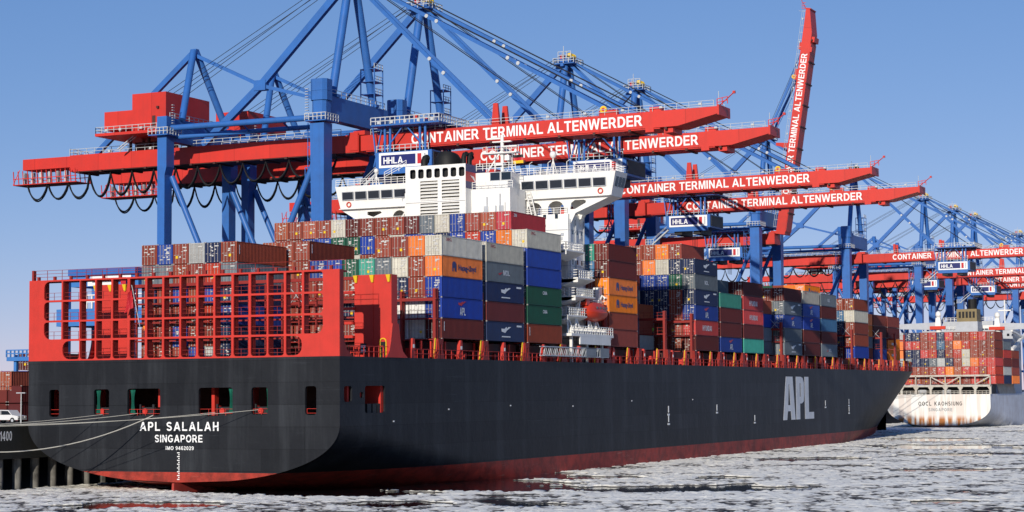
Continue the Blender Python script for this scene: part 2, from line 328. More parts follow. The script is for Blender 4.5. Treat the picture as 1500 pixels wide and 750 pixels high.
# lanes of open water in the ice: centre x, y, half length, half width; drawn along the wind (across the view)
LANES = []
def ice():
    mt, t, b = nodes('river_ice'); L = t.links.new
    b.inputs['Roughness'].default_value = .75; b.inputs['Specular IOR Level'].default_value = .25
    tc = t.nodes.new('ShaderNodeTexCoord'); n = t.nodes.new('ShaderNodeTexNoise'); n.inputs['Scale'].default_value = 1.7; n.inputs['Detail'].default_value = 9; n.inputs['Roughness'].default_value = .8
    L(tc.outputs['Object'], n.inputs['Vector']); sp = t.nodes.new('ShaderNodeSeparateXYZ'); L(tc.outputs['Object'], sp.inputs[0])
    # wet slush just above the water is grey, the dry tops of the floes are white
    mh = t.nodes.new('ShaderNodeMath'); mh.operation = 'MULTIPLY_ADD'; mh.inputs[1].default_value = .10; L(n.outputs['Fac'], mh.inputs[0]); L(sp.outputs[2], mh.inputs[2])
    cr = t.nodes.new('ShaderNodeValToRGB'); cr.color_ramp.elements[0].position = .085; cr.color_ramp.elements[0].color = (.022, .025, .028, 1)
    cr.color_ramp.elements[1].position = .180; cr.color_ramp.elements[1].color = (.90, .87, .77, 1); e = cr.color_ramp.elements.new(.128); e.color = (.34, .31, .26, 1)
    L(mh.outputs[0], cr.inputs[0]); L(cr.outputs[0], b.inputs['Base Color'])
    bp = t.nodes.new('ShaderNodeBump'); bp.inputs['Strength'].default_value = .7; bp.inputs['Distance'].default_value = .2; L(n.outputs['Fac'], bp.inputs['Height']); L(bp.outputs[0], b.inputs['Normal'])
    s = .34
    xs = np.arange(-90, 520, s, dtype=np.float32); ys = np.arange(-170, 24, s, dtype=np.float32)
    X, Y = np.meshgrid(xs, ys, indexing='ij')
    # keep what the view can see
    px = (X - CC.x); py = (Y - CC.y)
    d = px * CF.x + py * CF.y; u = (px * CR.x + py * CR.y) / d * FPX
    keep = (u > -960) & (u < 960) & (d > 145)
    wx = X * .423 - Y * .906; wd = X * .906 + Y * .423           # along and across the drift
    wx2 = wx + 9 * (vnoise(X / 23, Y / 23, 5) - .5); wd2 = wd + 12 * (vnoise(X / 19 + 7, Y / 19, 6) - .5)
    lane = vnoise(wx2 / 22 + 3, wd2 / 15 + 11, 21) * .55 + vnoise(wx2 / 7 + 5, wd2 / 5.0 + 2, 22) * .45
    thr = np.full_like(X, .17); wob = .5 * (vnoise(X / 5, Y / 5, 61) - .5) + .35 * (vnoise(X / 1.6, Y / 1.6, 62) - .5)
    for (cx, cy, a, bb, k) in LANES:
        lx = (X - cx) * .423 - (Y - cy) * .906; ld = (X - cx) * .906 + (Y - cy) * .423
        q = np.sqrt((lx / a) ** 2 + (ld / bb) ** 2) + wob; thr = np.maximum(thr, np.where(q < 1, 1.2, 0) + np.clip(1.15 - q, 0, .15) * 2)
    cover = np.clip((lane - thr) * 9, -1, 1)
    h = np.zeros_like(X)
    for k, (sc, am) in enumerate(((9, .10), (2.6, .10), (1.1, .13), (.6, .13))):
        h += am * (vnoise(X / sc + 31 * k, Y / sc + 17 * k, 40 + k) - .5)
    RC = np.random.default_rng(50).random((256, 256)).astype(np.float32)
    def cells(size, off): 
        jx = X / size + 1.5 * vnoise(X / size / 1.6 + off, Y / size / 1.6, 8); jy = Y / size + 1.5 * vnoise(X / size / 1.6, Y / size / 1.6 + off, 9)
        return RC[(np.floor(jx).astype(int) + int(off)) % 256, np.floor(jy).astype(int) % 256]
    c1 = cells(.62, 0.0); c2 = cells(2.3, 60.0)
    dens = vnoise(wx2 / 30, wd2 / 24, 77)
    h += .15 * np.clip(c1 - .35, 0, 1) + .07 * np.clip(c2 - .45, 0, 1) - .05 * (c1 < .22) + .05 * (dens - .5)
    Z = np.where(cover > 0, .025 + np.minimum(cover * 2.5, 1) * (1.25 * h + .035), -.3 + .3 * cover)
    Z = np.clip(Z, -.6, .32)
    nx, ny = X.shape; idx = np.full(X.shape, -1, int)
    up = Z > -.15
    q = (keep[:-1, :-1] & keep[1:, :-1] & keep[:-1, 1:] & keep[1:, 1:]) & (up[:-1, :-1] | up[1:, :-1] | up[:-1, 1:] | up[1:, 1:])
    use = np.zeros(X.shape, bool); use[:-1, :-1] |= q; use[1:, :-1] |= q; use[:-1, 1:] |= q; use[1:, 1:] |= q
    idx[use] = np.arange(use.sum())
    V = np.stack([X[use], Y[use], Z[use]], 1)
    F = np.stack([idx[:-1, :-1][q], idx[1:, :-1][q], idx[1:, 1:][q], idx[:-1, 1:][q]], 1)
    me = bpy.data.meshes.new('ice_floes'); me.vertices.add(len(V)); me.vertices.foreach_set('co', V.ravel().astype(np.float32))
    me.loops.add(F.size); me.loops.foreach_set('vertex_index', F.ravel().astype(np.int32))
    me.polygons.add(len(F)); me.polygons.foreach_set('loop_start', np.arange(0, F.size, 4, dtype=np.int32))
    me.update(calc_edges=True); me.validate(); me.materials.append(mt)
    tag(link('ice_floes', me), kind='stuff')
LANES += [(41, -4, 29, 21, 1), (15, -14, 22, 11, 1), (28, -24, 16, 11, 1), (3, -22, 13, 8, 1), (18, -32, 12, 8, 1), (6, -14, 15, 7, 1), (48, -34, 8, 5, 1), (195, -51, 17, 17, 1), (24, -57, 15, 8.5, 1), (150, -66, 14, 7, 1), (123, -44, 8.5, 8, 1), (53, -52, 4.4, 5, 1), (35, -60, 2.5, 3.5, 1), (-24, -13, 9, 6, 1), (-14, -38, 6, 4.4, 1), (85, -76, 11, 4, 1), (-12, -52, 4, 3, 1), (6, -92, 3.5, 4, 1), (250, -34, 12, 16, 1), (340, -52, 20, 12, 1), (95, -58, 3, 3, 1)]
ice()
QZ = 8.3
def quay():
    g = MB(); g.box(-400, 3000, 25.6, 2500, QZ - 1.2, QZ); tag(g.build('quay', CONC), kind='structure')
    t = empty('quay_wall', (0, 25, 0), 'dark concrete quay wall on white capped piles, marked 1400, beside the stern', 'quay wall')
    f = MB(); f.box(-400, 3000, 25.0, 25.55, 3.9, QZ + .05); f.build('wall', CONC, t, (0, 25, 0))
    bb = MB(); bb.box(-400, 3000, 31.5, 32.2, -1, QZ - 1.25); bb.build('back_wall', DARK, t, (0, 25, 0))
    x = -16.0
    while x < 60:
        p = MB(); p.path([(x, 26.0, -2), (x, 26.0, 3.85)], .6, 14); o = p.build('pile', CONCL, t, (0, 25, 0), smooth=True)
        x += 3.55
    put_text('1400', 1.2, t, (-2.75, -.012, 6.22), FACE_STB, WPAINT, .0, width=2.3)
quay()

# ------------------------------------------------------------------ the near ship
W, DZ, LEN = 22.8, 16.24, 349.0
ship = empty('container_ship', (0, 0, 0), 'huge black hulled container ship with red stern lattice and white bridge, moored along the quay', 'ship')
BOOT = 2.45
def hull_mat():
    mt, t, b = nodes('hull_paint'); L = t.links.new
    b.inputs['Roughness'].default_value = .5; b.inputs['Specular IOR Level'].default_value = .16
    tc = t.nodes.new('ShaderNodeTexCoord'); sp = t.nodes.new('ShaderNodeSeparateXYZ'); L(tc.outputs['Object'], sp.inputs[0])
    def noise(scale, mapping, det=6, rough=.65):
        mp = t.nodes.new('ShaderNodeMapping'); mp.inputs['Scale'].default_value = mapping; L(tc.outputs['Object'], mp.inputs[0])
        n = t.nodes.new('ShaderNodeTexNoise'); n.inputs['Scale'].default_value = scale; n.inputs['Detail'].default_value = det; n.inputs['Roughness'].default_value = rough
        L(mp.outputs[0], n.inputs['Vector']); return n.outputs['Fac']
    def ramp(src, a, b2, lo, hi):
        r = t.nodes.new('ShaderNodeMapRange'); r.inputs[1].default_value = a; r.inputs[2].default_value = b2; r.inputs[3].default_value = lo; r.inputs[4].default_value = hi; L(src, r.inputs[0]); return r.outputs[0]
    def mix(f, A, B):
        x = t.nodes.new('ShaderNodeMix'); x.data_type = 'RGBA'
        L(f, x.inputs[0])
        for k, c in ((6, A), (7, B)):
            if isinstance(c, tuple): x.inputs[k].default_value = (*c, 1)
            else: L(c, x.inputs[k])
        return x.outputs[2]
    st = ramp(noise(1, (.22, .22, .018), 6, .7), .50, .72, 0, .8)
    bl = ramp(noise(.12, (1, 1, 1)), .42, .66, 0, .6)
    blk = mix(st, mix(bl, (.0135, .0148, .0180), (.0200, .0216, .0255)), (.042, .046, .052))
    blk = mix(ramp(noise(.8, (.10, .10, 2.2), 7, .75), .61, .70, 0, .55), blk, (.045, .050, .058))
    # weld seams: plates 2.6 m high, 12 m long
    br = t.nodes.new('ShaderNodeTexBrick'); br.inputs['Scale'].default_value = 1; br.inputs['Mortar Size'].default_value = .035; br.inputs['Brick Width'].default_value = 12; br.inputs['Row Height'].default_value = 2.65
    cx = t.nodes.new('ShaderNodeCombineXYZ'); ad = t.nodes.new('ShaderNodeMath'); ad.operation = 'ADD'; L(sp.outputs[0], ad.inputs[0]); L(sp.outputs[1], ad.inputs[1]); L(ad.outputs[0], cx.inputs[0]); L(sp.outputs[2], cx.inputs[1]); L(cx.outputs[0], br.inputs['Vector'])
    br.inputs['Color1'].default_value = (1.16, 1.16, 1.16, 1); br.inputs['Color2'].default_value = (.74, .74, .76, 1); br.inputs['Mortar'].default_value = (.55, .55, .55, 1)
    ml = t.nodes.new('ShaderNodeMix'); ml.data_type = 'RGBA'; ml.blend_type = 'MULTIPLY'; ml.inputs[0].default_value = 1; L(blk, ml.inputs[6]); L(br.outputs['Color'], ml.inputs[7]); blk = ml.outputs[2]
    rust = ramp(noise(.5, (1, 1, 1), 8, .7), .40, .60, 0, .85); scr = ramp(noise(.9, (.22, .22, 3.0), 7, .75), .60, .70, 0, .6)
    red = mix(scr, mix(rust, (.37, .044, .03), (.16, .027, .02)), (.45, .25, .2))
    fb = t.nodes.new('ShaderNodeMath'); fb.operation = 'LESS_THAN'; fb.inputs[1].default_value = BOOT; L(sp.outputs[2], fb.inputs[0])
    L(mix(fb.outputs[0], blk, red), b.inputs['Base Color'])
    bp = t.nodes.new('ShaderNodeBump'); bp.inputs['Strength'].default_value = .25; bp.inputs['Distance'].default_value = .3; L(noise(.35, (1, 1, 1), 3), bp.inputs['Height']); L(bp.outputs[0], b.inputs['Normal'])
    return mt
HULL = hull_mat()
def s01(t): t = max(0, min(1, t)); return t * t * (3 - 2 * t)
def lower_half(X):
    """bottom z, start of the vertical side z"""
    zb = 1.2 - .15 * X if X < 40 else -4.8 - .15 * (X - 40)
    T = 8.45 - 5.6 * (X / 37.0) if X < 37 else 2.85 - .2 * (X - 37)
    return max(zb, -11), max(T, -7)
def bow_factor(X, z):
    k = max(0, min(1, z / DZ)); xe = 337 + (LEN + .5 - 337) * k ** 1.3; xs = 215 + 50 * k; p = 1.35 + .85 * k
    if z < 0: xe = 337 + min(4, -z * .6)
    if X <= xs: return 1.0
    return max(0.0, 1 - min(1, (X - xs) / (xe - xs)) ** p)
def half(X, z):
    zb, T = lower_half(X); n = 2.25
    if z >= T: y = W
    elif z <= zb: y = 0
    else:
        u = (z - zb) / (T - zb); y = W * max(0, 1 - (1 - u) ** n) ** (1 / n)
    return y * bow_factor(X, z)
UP0 = 8.6                              # above this the after side is a plate with openings
def hull():
    xs = [0.35] + [x for x in np.linspace(2.5, 32, 14)] + list(np.linspace(38, 225, 26)) + list(np.linspace(230, LEN, 46))
    rows = []
    zt = [8.6, 10.5, 12.4, 14.3, DZ]
    for X in xs:
        zb, T = lower_half(X); zb = min(zb, 3); zl = list(zb + (UP0 - zb) * np.linspace(0, 1, 26) ** 1.35)
        rows.append([(X, half(X, z), z) for z in zl[:-1] + zt])
    nz = len(rows[0]); mb = MB()
    for sgn in (-1, 1):
        n = len(mb.v); mb.v += [(p[0], sgn * p[1], p[2]) for r in rows for p in r]
        for i in range(len(rows) - 1):
            for j in range(nz - 1):
                if sgn < 0 and j >= 25 and xs[i + 1] <= 32.01: continue
                a = n + i * nz + j; f = (a, a + 1, a + nz + 1, a + nz)
                mb.f.append(f if sgn < 0 else f[::-1]); mb.mi.append(0)
    # deck
    n = len(mb.v); k = len(rows)
    dk = [(r[-1][0], -r[-1][1], DZ - .02) for r in rows] + [(r[-1][0], r[-1][1], DZ - .02) for r in rows]
    mb.v += dk
    for i in range(k - 1): mb.f.append((n + i, n + i + 1, n + k + i + 1, n + k + i)); mb.mi.append(1)
    me = mb.mesh('hull', [HULL, HATCH], recalc=True, smooth=True); link('hull', me, ship)
    # after side plate, starboard
    H = [rrect(1.0, 10.86, 2.9, 12.72, .35), rrect(4.75, 11.3, 5.6, 12.0, .25), rrect(6.0, 9.5, 11.0, 12.75, .35)]
    sp = MB(); sp.plate([(.35, UP0), (32.0, UP0), (32.0, DZ), (.35, DZ)], H, .25, lambda u, v, d: (u, -W + d, v)); sp.build('side_plating', HULL, ship)
hull()
def transom():
    zs = []
    prof = []
    for z in list(np.linspace(1.25, 8.4, 34)): prof.append((half(0, z), z))
    right = [(-y, z) for y, z in prof]; left = [(y, z) for y, z in prof]
    outer = [(0, 1.2)] + right[1:] + [(-W, DZ), (W, DZ)] + left[1:][::-1]
    H = [rrect(b, d, a, c, .35) for a, c, b, d in ((19.5, 12.62, 17.96, 9.2), (12.57, 12.62, 10.25, 9.38), (7.48, 12.66, 2.6, 9.34), (-3.05, 12.69, -7.94, 9.32), (-10.61, 12.68, -12.89, 9.42), (-18.09, 12.76, -19.62, 9.37))]
    mb = MB(); mb.plate(outer, H, .35, lambda u, v, d: (d, u, v)); mb.build('transom', HULL, ship)
    # mooring deck inside
    r = MB(); r.box(.4, 14, -W + .3, W - .3, 8.65, 9.0); r.box(13.6, 14, -W + .3, W - .3, 9, 15.6); r.box(.4, 14, -W + .3, W - .3, 15.4, 15.7)
    for y in (-20.4, -14.6, -9.2, -3.4, 4.5, 9.2, 13.6, 20.6): r.box(2.6, 3.5, y - .22, y + .22, 9, 15.4, 1)
    r.build('mooring_deck', [HATCH, SRED], ship)
    for y in (11.4, 4.9, -6.4, -11.9):        # winches standing in the openings
        wn = MB(); wn.box(.75, 2.2, y - 1.1, y + .9, 9.0, 10.35, 0); wn.path([(.55, y + .35, 9.85), (1.3, y + .35, 9.85)], .36, 14, 1); wn.box(.55, .75, y - 1.05, y - .75, 9.0, 10.7, 0); wn.box(.55, .75, y + .95, y + 1.15, 9, 10.7, 0); wn.box(.9, 1.3, y + .95, y + 1.3, 9, 10.5, 1); wn.box(.6, .74, y - 1.0, y + .9, 9.0, 9.25, 0)
        wn.build('mooring_winch', [DARK, SRED], ship)
    for y, wd in ((12.2, .75), (7.0, .8), (-7.45, .8), (-12.65, .45)):   # green curtains tied to the sides
        cu = MB(); N = 9
        pts = [[(.5 + .12 * math.sin(i * 2.2), y + (wd * (1 - .55 * math.sin(math.pi * k / 6) ** .7) * (i / N - .5)) * (1 if y > 0 else 1), 12.55 - 2.9 * k / 6) for i in range(N + 1)] for k in range(7)]
        n = 0
        for k in range(7): cu.v += pts[k]
        for k in range(6):
            for i in range(N): a = k * (N + 1) + i; cu.f.append((a, a + 1, a + N + 2, a + N + 1)); cu.mi.append(0)
        cu.build('curtain', GREEN, ship, recalc=False)
    
    for xa, xb, dd in ((10.4, 11.4, 3), (2.3, 2.6, 2), (5.3, 5.6, 2)): ip = MB(); ip.box(xa, xb, -W + .3, -W + dd, 9, 15.3); ip.build('bulkhead', SRED, ship)
    rl = MB()
    for a, b in ((17.9, 19.6), (10.2, 12.6), (2.6, 7.5), (-7.9, -3.0), (-12.9, -10.6), (-19.6, -18.1)): rl.rail([(.45, a, 9.05), (.45, b, 9.05)], 1.05, .025, 1.0, bars=2)
    rl.build('stern_rail', SRED, ship)
    sw = MB()
    for i in range(3): sw.box(7.2 + i * 1.3, 8.2 + i * 1.3, -W + .35, -W + 1.6, 9.0, 10.6)
    sw.build('fairlead_roller', DARK, ship)
    # letters
    put_text('APL SALALAH', 1.08, ship, (-.012, 5.6, 7.47), FACE_AFT, WPAINT, .035, width=11.55, spacing=1.9)
    put_text('SINGAPORE', .90, ship, (-.012, 3.36, 6.08), FACE_AFT, WPAINT, .035, width=7.0, spacing=1.3)
    put_text('IMO 9462029', .45, ship, (-.012, 1.72, 5.15), FACE_AFT, WPAINT, .03, width=4.1, spacing=1.4)
    dm = MB()
    for i in range(26):
        z = 4.75 - i * .23; x = -.012 if z > 1.25 else -.018
        if z > 1.3: dm.box(x - .002, x + .005, -.32, -.12 if i % 2 else .04, z, z + .11)
    dm.build('draught_marks', WPAINT, ship)
    # rudder and skeg under the counter
    sk = MB(); sk.hexa([(-1.2, -.18, -3), (9, -.9, -3), (9, .9, -3), (-1.2, .18, -3), (-.9, -.16, 1.15), (7.5, -.8, .9), (7.5, .8, .9), (-.9, .16, 1.15)]); sk.build('rudder', mat('boot_red', (.36, .042, .03), .5, dirt=.5, scale=.7, streak=.3), ship)
transom()
def poly_text(parent, letters, fn, mt, th=.02, name='lettering'):
    mb = MB()
    for outer, holes in letters: mb.plate(outer, holes, th, fn)
    return mb.build(name, mt, parent)
def big_logo():
    # condensed block letters 22 m long, 9 m tall
    u0, u1, v0, v1 = 175.4, 197.2, 5.8, 14.5; a = lambda u, v: (u0 + u * (u1 - u0), v0 + v * (v1 - v0))
    A = [a(0, 0), a(.12, 0), a(.145, .2), a(.24, .2), a(.255, 0), a(.385, 0), a(.31, 1), a(.10, 1)]
    Ah = [a(.158, .34), a(.228, .34), a(.205, .82), a(.185, .82)]
    P = [a(.415, 0), a(.54, 0), a(.54, .37), a(.60, .37), a(.66, .42), a(.675, .55), a(.675, .86), a(.64, .97), a(.57, 1), a(.415, 1)]
    Ph = [a(.54, .52), a(.565, .54), a(.565, .84), a(.54, .86)]
    Lh = [a(.70, 0), a(1, 0), a(1, .16), a(.83, .16), a(.83, 1), a(.70, 1)]
    poly_text(ship, [(A, [Ah]), (P, [Ph]), (Lh, [])], lambda u, v, d: (u, -W - .02 + d, v), mat('logo_white', (.80, .80, .79), .5, dirt=.3, scale=.4, streak=.3))
    mk = MB()
    for x, z in ((135, 8.2), (157, 6.0), (206, 8.4), (225, 8.6), (225, 6.9), (110, 8.2), (110, 6.6)):
        y = -half(x, z) - .03
        mk.box(x - .18, x + .18, y - .02, y + .02, z, z + 1.1); mk.box(x - .5, x + .5, y - .02, y + .02, z - .5, z - .2)
    for x, z in ((28, 9.6), (47, 9.9), (13, 8.3), (69, 9.6), (93, 10.2), (122, 10.2)): mk.box(x, x + .35, -W - .03, -W + .01, z, z + .18)
    mk.build('hull_marks', WPAINT, ship)
big_logo()

LT = 26.5                               # top of the stern lattice
COLS = [(20.39, 17.75), (17.45, 14.95), (14.72, 12.55), (12.25, 10.07), (9.72, 7.6), (7.15, 4.95), (4.56, 2.4), (2.03, -.16), (-.48, -2.6), (-3.0, -5.1), (-5.45, -7.7), (-8.1, -10.15), (-10.55, -12.7), (-13.02, -15.1), (-15.48, -17.6), (-17.97, -20.5)]
def lattice():
    H = []
    for i, (a, b) in enumerate(COLS):
        e = i in (0, 15); l0 = 1.0 if i == 0 else .12; r0 = 1.0 if i == 15 else .12
        # u = -y so that the outline runs ccw when seen from aft
        H.append(rrect(-a - .04, 23.93, -b + .04, 26.3, .1, r4=(.35 if i == 0 else .1, .35 if i == 15 else .1, .35 if i == 15 else .1, .8 if i == 0 else .1)))
        H.append(rrect(-a - .04, 21.37, -b + .04, 23.69, .1, r4=(.5 if i == 0 else .1, .5 if i == 15 else .1, .3 if i == 15 else .1, .5 if i == 0 else .1)))
        H.append(rrect(-a - .04, 18.97, -b + .04, 21.13, .1, r4=(.95 if i == 0 else .1, .95 if i == 15 else .1, .3 if i == 15 else .1, .4 if i == 0 else .1)))
        if not e: H.append(rrect(-a - .04, 16.42, -b + .04, 18.73, .1, r4=(1.0 if i == 1 else .35, 1.0 if i == 14 else .35, .9 if i == 14 else .1, .9 if i == 1 else .1)))
    mb = MB(); mb.plate([(-W, DZ + .01), (W, DZ + .01), (W, LT), (-W, LT)], H, .22, lambda u, v, d: (-.02 + d, -u, v))
    lat = mb.build('stern_lattice', SRED, ship)
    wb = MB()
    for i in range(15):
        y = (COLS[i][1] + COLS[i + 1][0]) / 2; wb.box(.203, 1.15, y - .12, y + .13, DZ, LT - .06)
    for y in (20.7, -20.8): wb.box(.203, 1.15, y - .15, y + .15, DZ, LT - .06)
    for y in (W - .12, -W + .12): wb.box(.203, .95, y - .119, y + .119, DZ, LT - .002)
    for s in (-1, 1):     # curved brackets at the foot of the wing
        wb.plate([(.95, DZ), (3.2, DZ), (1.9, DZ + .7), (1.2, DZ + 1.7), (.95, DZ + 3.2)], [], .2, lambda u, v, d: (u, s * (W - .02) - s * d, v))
    wb.build('lattice_web', MAROON, lat)  # darker than the lattice plate: shade put into the colour of the webs
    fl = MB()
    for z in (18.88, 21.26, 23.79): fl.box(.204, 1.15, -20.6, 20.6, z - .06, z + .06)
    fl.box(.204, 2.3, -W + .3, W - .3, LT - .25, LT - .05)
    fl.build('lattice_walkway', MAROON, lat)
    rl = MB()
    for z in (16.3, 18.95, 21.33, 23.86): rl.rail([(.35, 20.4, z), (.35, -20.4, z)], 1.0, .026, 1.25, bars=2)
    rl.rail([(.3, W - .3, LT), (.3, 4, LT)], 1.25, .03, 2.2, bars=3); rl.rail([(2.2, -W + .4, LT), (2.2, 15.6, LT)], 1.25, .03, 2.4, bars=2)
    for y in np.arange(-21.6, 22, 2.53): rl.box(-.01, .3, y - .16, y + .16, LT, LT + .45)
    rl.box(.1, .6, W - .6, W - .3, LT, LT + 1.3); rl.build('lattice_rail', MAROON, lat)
    # bulkhead panels before the first bay
    for s in (-1, 1):
        y0, y1 = sorted((s * 17.5, s * 22.75)); p = MB()
        if s > 0: y0, y1 = 17.0, 22.3
        p.box(12.8, 14.3, y0, y1, DZ, LT + .05)
        for y in np.linspace(y0, y1, 3)[1:-1]: p.box(12.72, 12.8, y - .06, y + .06, 17, LT)
        p.plate([(11.2, DZ), (16.6, DZ), (15.4, DZ + .8), (14.8, DZ + 2), (14.35, DZ + 4.2), (12.75, DZ + 4.2), (12.3, DZ + 2), (11.9, DZ + .8)], [], .25, lambda u, v, d: (u, (-22.95 if s < 0 else 22.3) + d, v))
        b = p.build('break_bulkhead', SRED, ship)
        q = MB()
        for y in (y0 + .3, (y0 + y1) / 2, y1 - .3): q.hexa([(12.6, y - .12, LT - .9), (12.79, y - .12, LT - .9), (12.79, y + .12, LT - .9), (12.6, y + .12, LT - .9), (12.4, y - .3, LT), (12.79, y - .3, LT), (12.79, y + .3, LT), (12.4, y + .3, LT)])
        if s < 0:
            for a0, a1 in zip(np.linspace(0, math.pi, 9)[:-1], np.linspace(0, math.pi, 9)[1:]):
                q.beam((12.73, -21.6 + .42 * math.cos(a0), 18.2 + .42 * math.sin(a0)), (12.73, -21.6 + .42 * math.cos(a1), 18.2 + .42 * math.sin(a1)), .13, .13)
            q.box(12.68, 12.79, -22.08, -21.96, DZ, 18.2); q.box(12.68, 12.79, -21.24, -21.12, DZ, 18.2)
        q.build('yellow_guide', YEL, b)
        if s < 0:
            dd = MB(); dd.box(12.77, 12.798, -21.95, -21.25, DZ, 18.2); dd.build('doorway', BLACK, b)
            st = MB(); st.box(11.4, 11.5, -19.95, -19.1, 16.7, 18.0, 0); st.box(11.38, 11.4, -19.85, -19.2, 17.45, 17.8, 1); st.box(11.38, 11.4, -19.85, -19.2, 16.9, 17.25, 1); st.build('notice_board', [DARK, WPAINT], ship)
            sr = MB(); sr.rail([(12.3, -22.6, DZ), (1.2, -22.6, DZ)], 1.3, .045, 1.2, bars=2); sr.rail([(12.0, -17.4, DZ), (12.0, -22, DZ)], 1.4, .045, .8)
            for z in (18.9, 20.6, 22.4, 24.4): sr.beam((12.4, -14.8, z), (12.4, -17.6, z), .5, .35)
            sr.box(12.2, 12.7, -15.0, -14.6, DZ, LT); sr.build('walkway_rail', SRED, ship)
        else:
            pass
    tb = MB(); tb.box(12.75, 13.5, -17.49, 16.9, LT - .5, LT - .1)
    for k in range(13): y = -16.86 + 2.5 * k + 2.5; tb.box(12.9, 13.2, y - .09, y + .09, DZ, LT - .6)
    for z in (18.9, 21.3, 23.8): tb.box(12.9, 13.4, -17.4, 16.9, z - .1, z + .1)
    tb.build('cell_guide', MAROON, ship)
    fl = empty('ensign', (-.3, 6.0, 20.6), 'red ensign hanging from a white staff at the stern lattice', 'flag')
    ps = MB(); ps.tube((-.15, 5.55, 20.3), (-1.4, 5.9, 25.4), .05, 8); ps.build('flagstaff', LGREY, fl, (-.3, 6.0, 20.6))
    cl = MB(); N, K = 8, 7
    for k in range(K + 1):
        for i in range(N + 1):
            u = i / N; v = k / K
            cl.v.append((-1.32 + .2 * math.sin(u * 7 + v * 2) + .28 * v, 5.85 + .2 + u * (.55 + .75 * v), 25.0 - 2.4 * v - .9 * u * (1 - .3 * v)))
    for k in range(K):
        for i in range(N): a = k * (N + 1) + i; cl.f.append((a, a + 1, a + N + 2, a + N + 1)); cl.mi.append(0)
    cl.build('flag_cloth', [SIGNRED], fl, (-.3, 6.0, 20.6), recalc=False)
lattice()

# ------------------------------------------------------------------ containers
CL, CW, CH, TP = 12.12, 2.42, 2.64, 2.72
CZ = 18.92
def container_meshes():
    mb = MB(); hw = CW / 2
    # frame: posts and rails
    for x in (0, CL - .16):
        for y in (-hw, hw - .16): mb.box(x, x + .16, y, y + .16, 0, CH)
    for y in (-hw, hw - .09):
        for z in (0, CH - .1): mb.box(.16, CL - .16, y, y + .09, z, z + (.16 if z == 0 else .1))
    for x in (0, CL - .1):
        for z in (.001, CH - .121): mb.box(x, x + .1, -hw + .16, hw - .16, z, z + .12)
    # corrugated sides and far end
    n = 34; L0, L1 = .161, CL - .161; st = (L1 - L0) / n
    for s in (-1, 1):
        prev = None
        for i in range(n):
            x = L0 + i * st
            for dx, dep in ((0, .012), (.30, .012), (.5, .055), (.80, .055), (1.0, .012)):
                p = (x + dx * st, s * (hw - dep))
                if prev and p[0] > prev[0]: mb.quad([(prev[0], prev[1], .161), (p[0], p[1], .161), (p[0], p[1], CH - .101), (prev[0], prev[1], CH - .101)] if s < 0 else [(p[0], p[1], .161), (prev[0], prev[1], .161), (prev[0], prev[1], CH - .101), (p[0], p[1], CH - .101)])
                prev = p
    mb.quad([(0.1, -hw + .05, CH - .03), (CL - .1, -hw + .05, CH - .03), (CL - .1, hw - .05, CH - .03), (.1, hw - .05, CH - .03)])
    mb.quad([(0.1, hw - .05, .05), (CL - .1, hw - .05, .05), (CL - .1, -hw + .05, .05), (.1, -hw + .05, .05)])
    mb.quad([(CL - .05, -hw + .16, .12), (CL - .05, hw - .16, .12), (CL - .05, hw - .16, CH - .12), (CL - .05, -hw + .16, CH - .12)])
    for x in (0, CL - .18):
        for y in (-hw, hw - .18):
            for z in (-.055, CH - .05): mb.box(x - .004 if x == 0 else x, x + .18 if x == 0 else x + .184, y - .004 if y < 0 else y, y + .18 if y < 0 else y + .184, z, z + .1, 1)
    body = mb.mesh('container', [CM['grey'], ROD], recalc=False)
    doors = []
    for v in range(14):
        r = random.Random(v + 40); d = MB()
        for s in (-1, 1):
            y0, y1 = (-hw + .17, -.015) if s < 0 else (.015, hw - .17)
            d.box(.03, .07, y0, y1, .125, CH - .125, 0)
            for z in (.5, 1.0, 1.5, 2.0): d.box(.015, .031, y0 + .05, y1 - .05, z, z + .22, 0)
            for f in (.27, .73):
                y = y0 + (y1 - y0) * f; d.box(-.022, .014, y - .028, y + .028, .06, CH - .06, 1); d.box(-.03, .015, y - .07, y + .07, .1, .2, 1); d.box(-.03, .015, y - .07, y + .07, CH - .22, CH - .12, 1)
                d.box(-.03, -.005, y - .02, y + .3, 1.12, 1.18, 1)
        for k in range(r.choice((2, 3, 5, 7, 9))):           # number blocks and placards
            yy = r.uniform(-hw + .25, hw - .75); zz = r.choice((2.05, 1.85, 1.6, 1.4, .85, .6)) + r.uniform(-.05, .05); ww = r.uniform(.2, .5); hh = r.uniform(.06, .2)
            d.box(-.036 - .001 * k, -.024, yy, yy + ww, zz, zz + hh, 2)
        d.box(-.046, -.03, -hw + .3, -hw + .95, 2.08, 2.22, 2)
        if v % 2: yy = r.uniform(-.9, .5); d.box(-.047, -.031, yy, yy + .34, .7, 1.05, 3)
        doors.append(d.mesh('door', [CM['grey'], ROD, mat('door_label', (.58, .57, .54), .6, dirt=.5, scale=4), YEL], recalc=False))
    return body, doors
CBODY, CDOORS = container_meshes()
NCONT = [0]
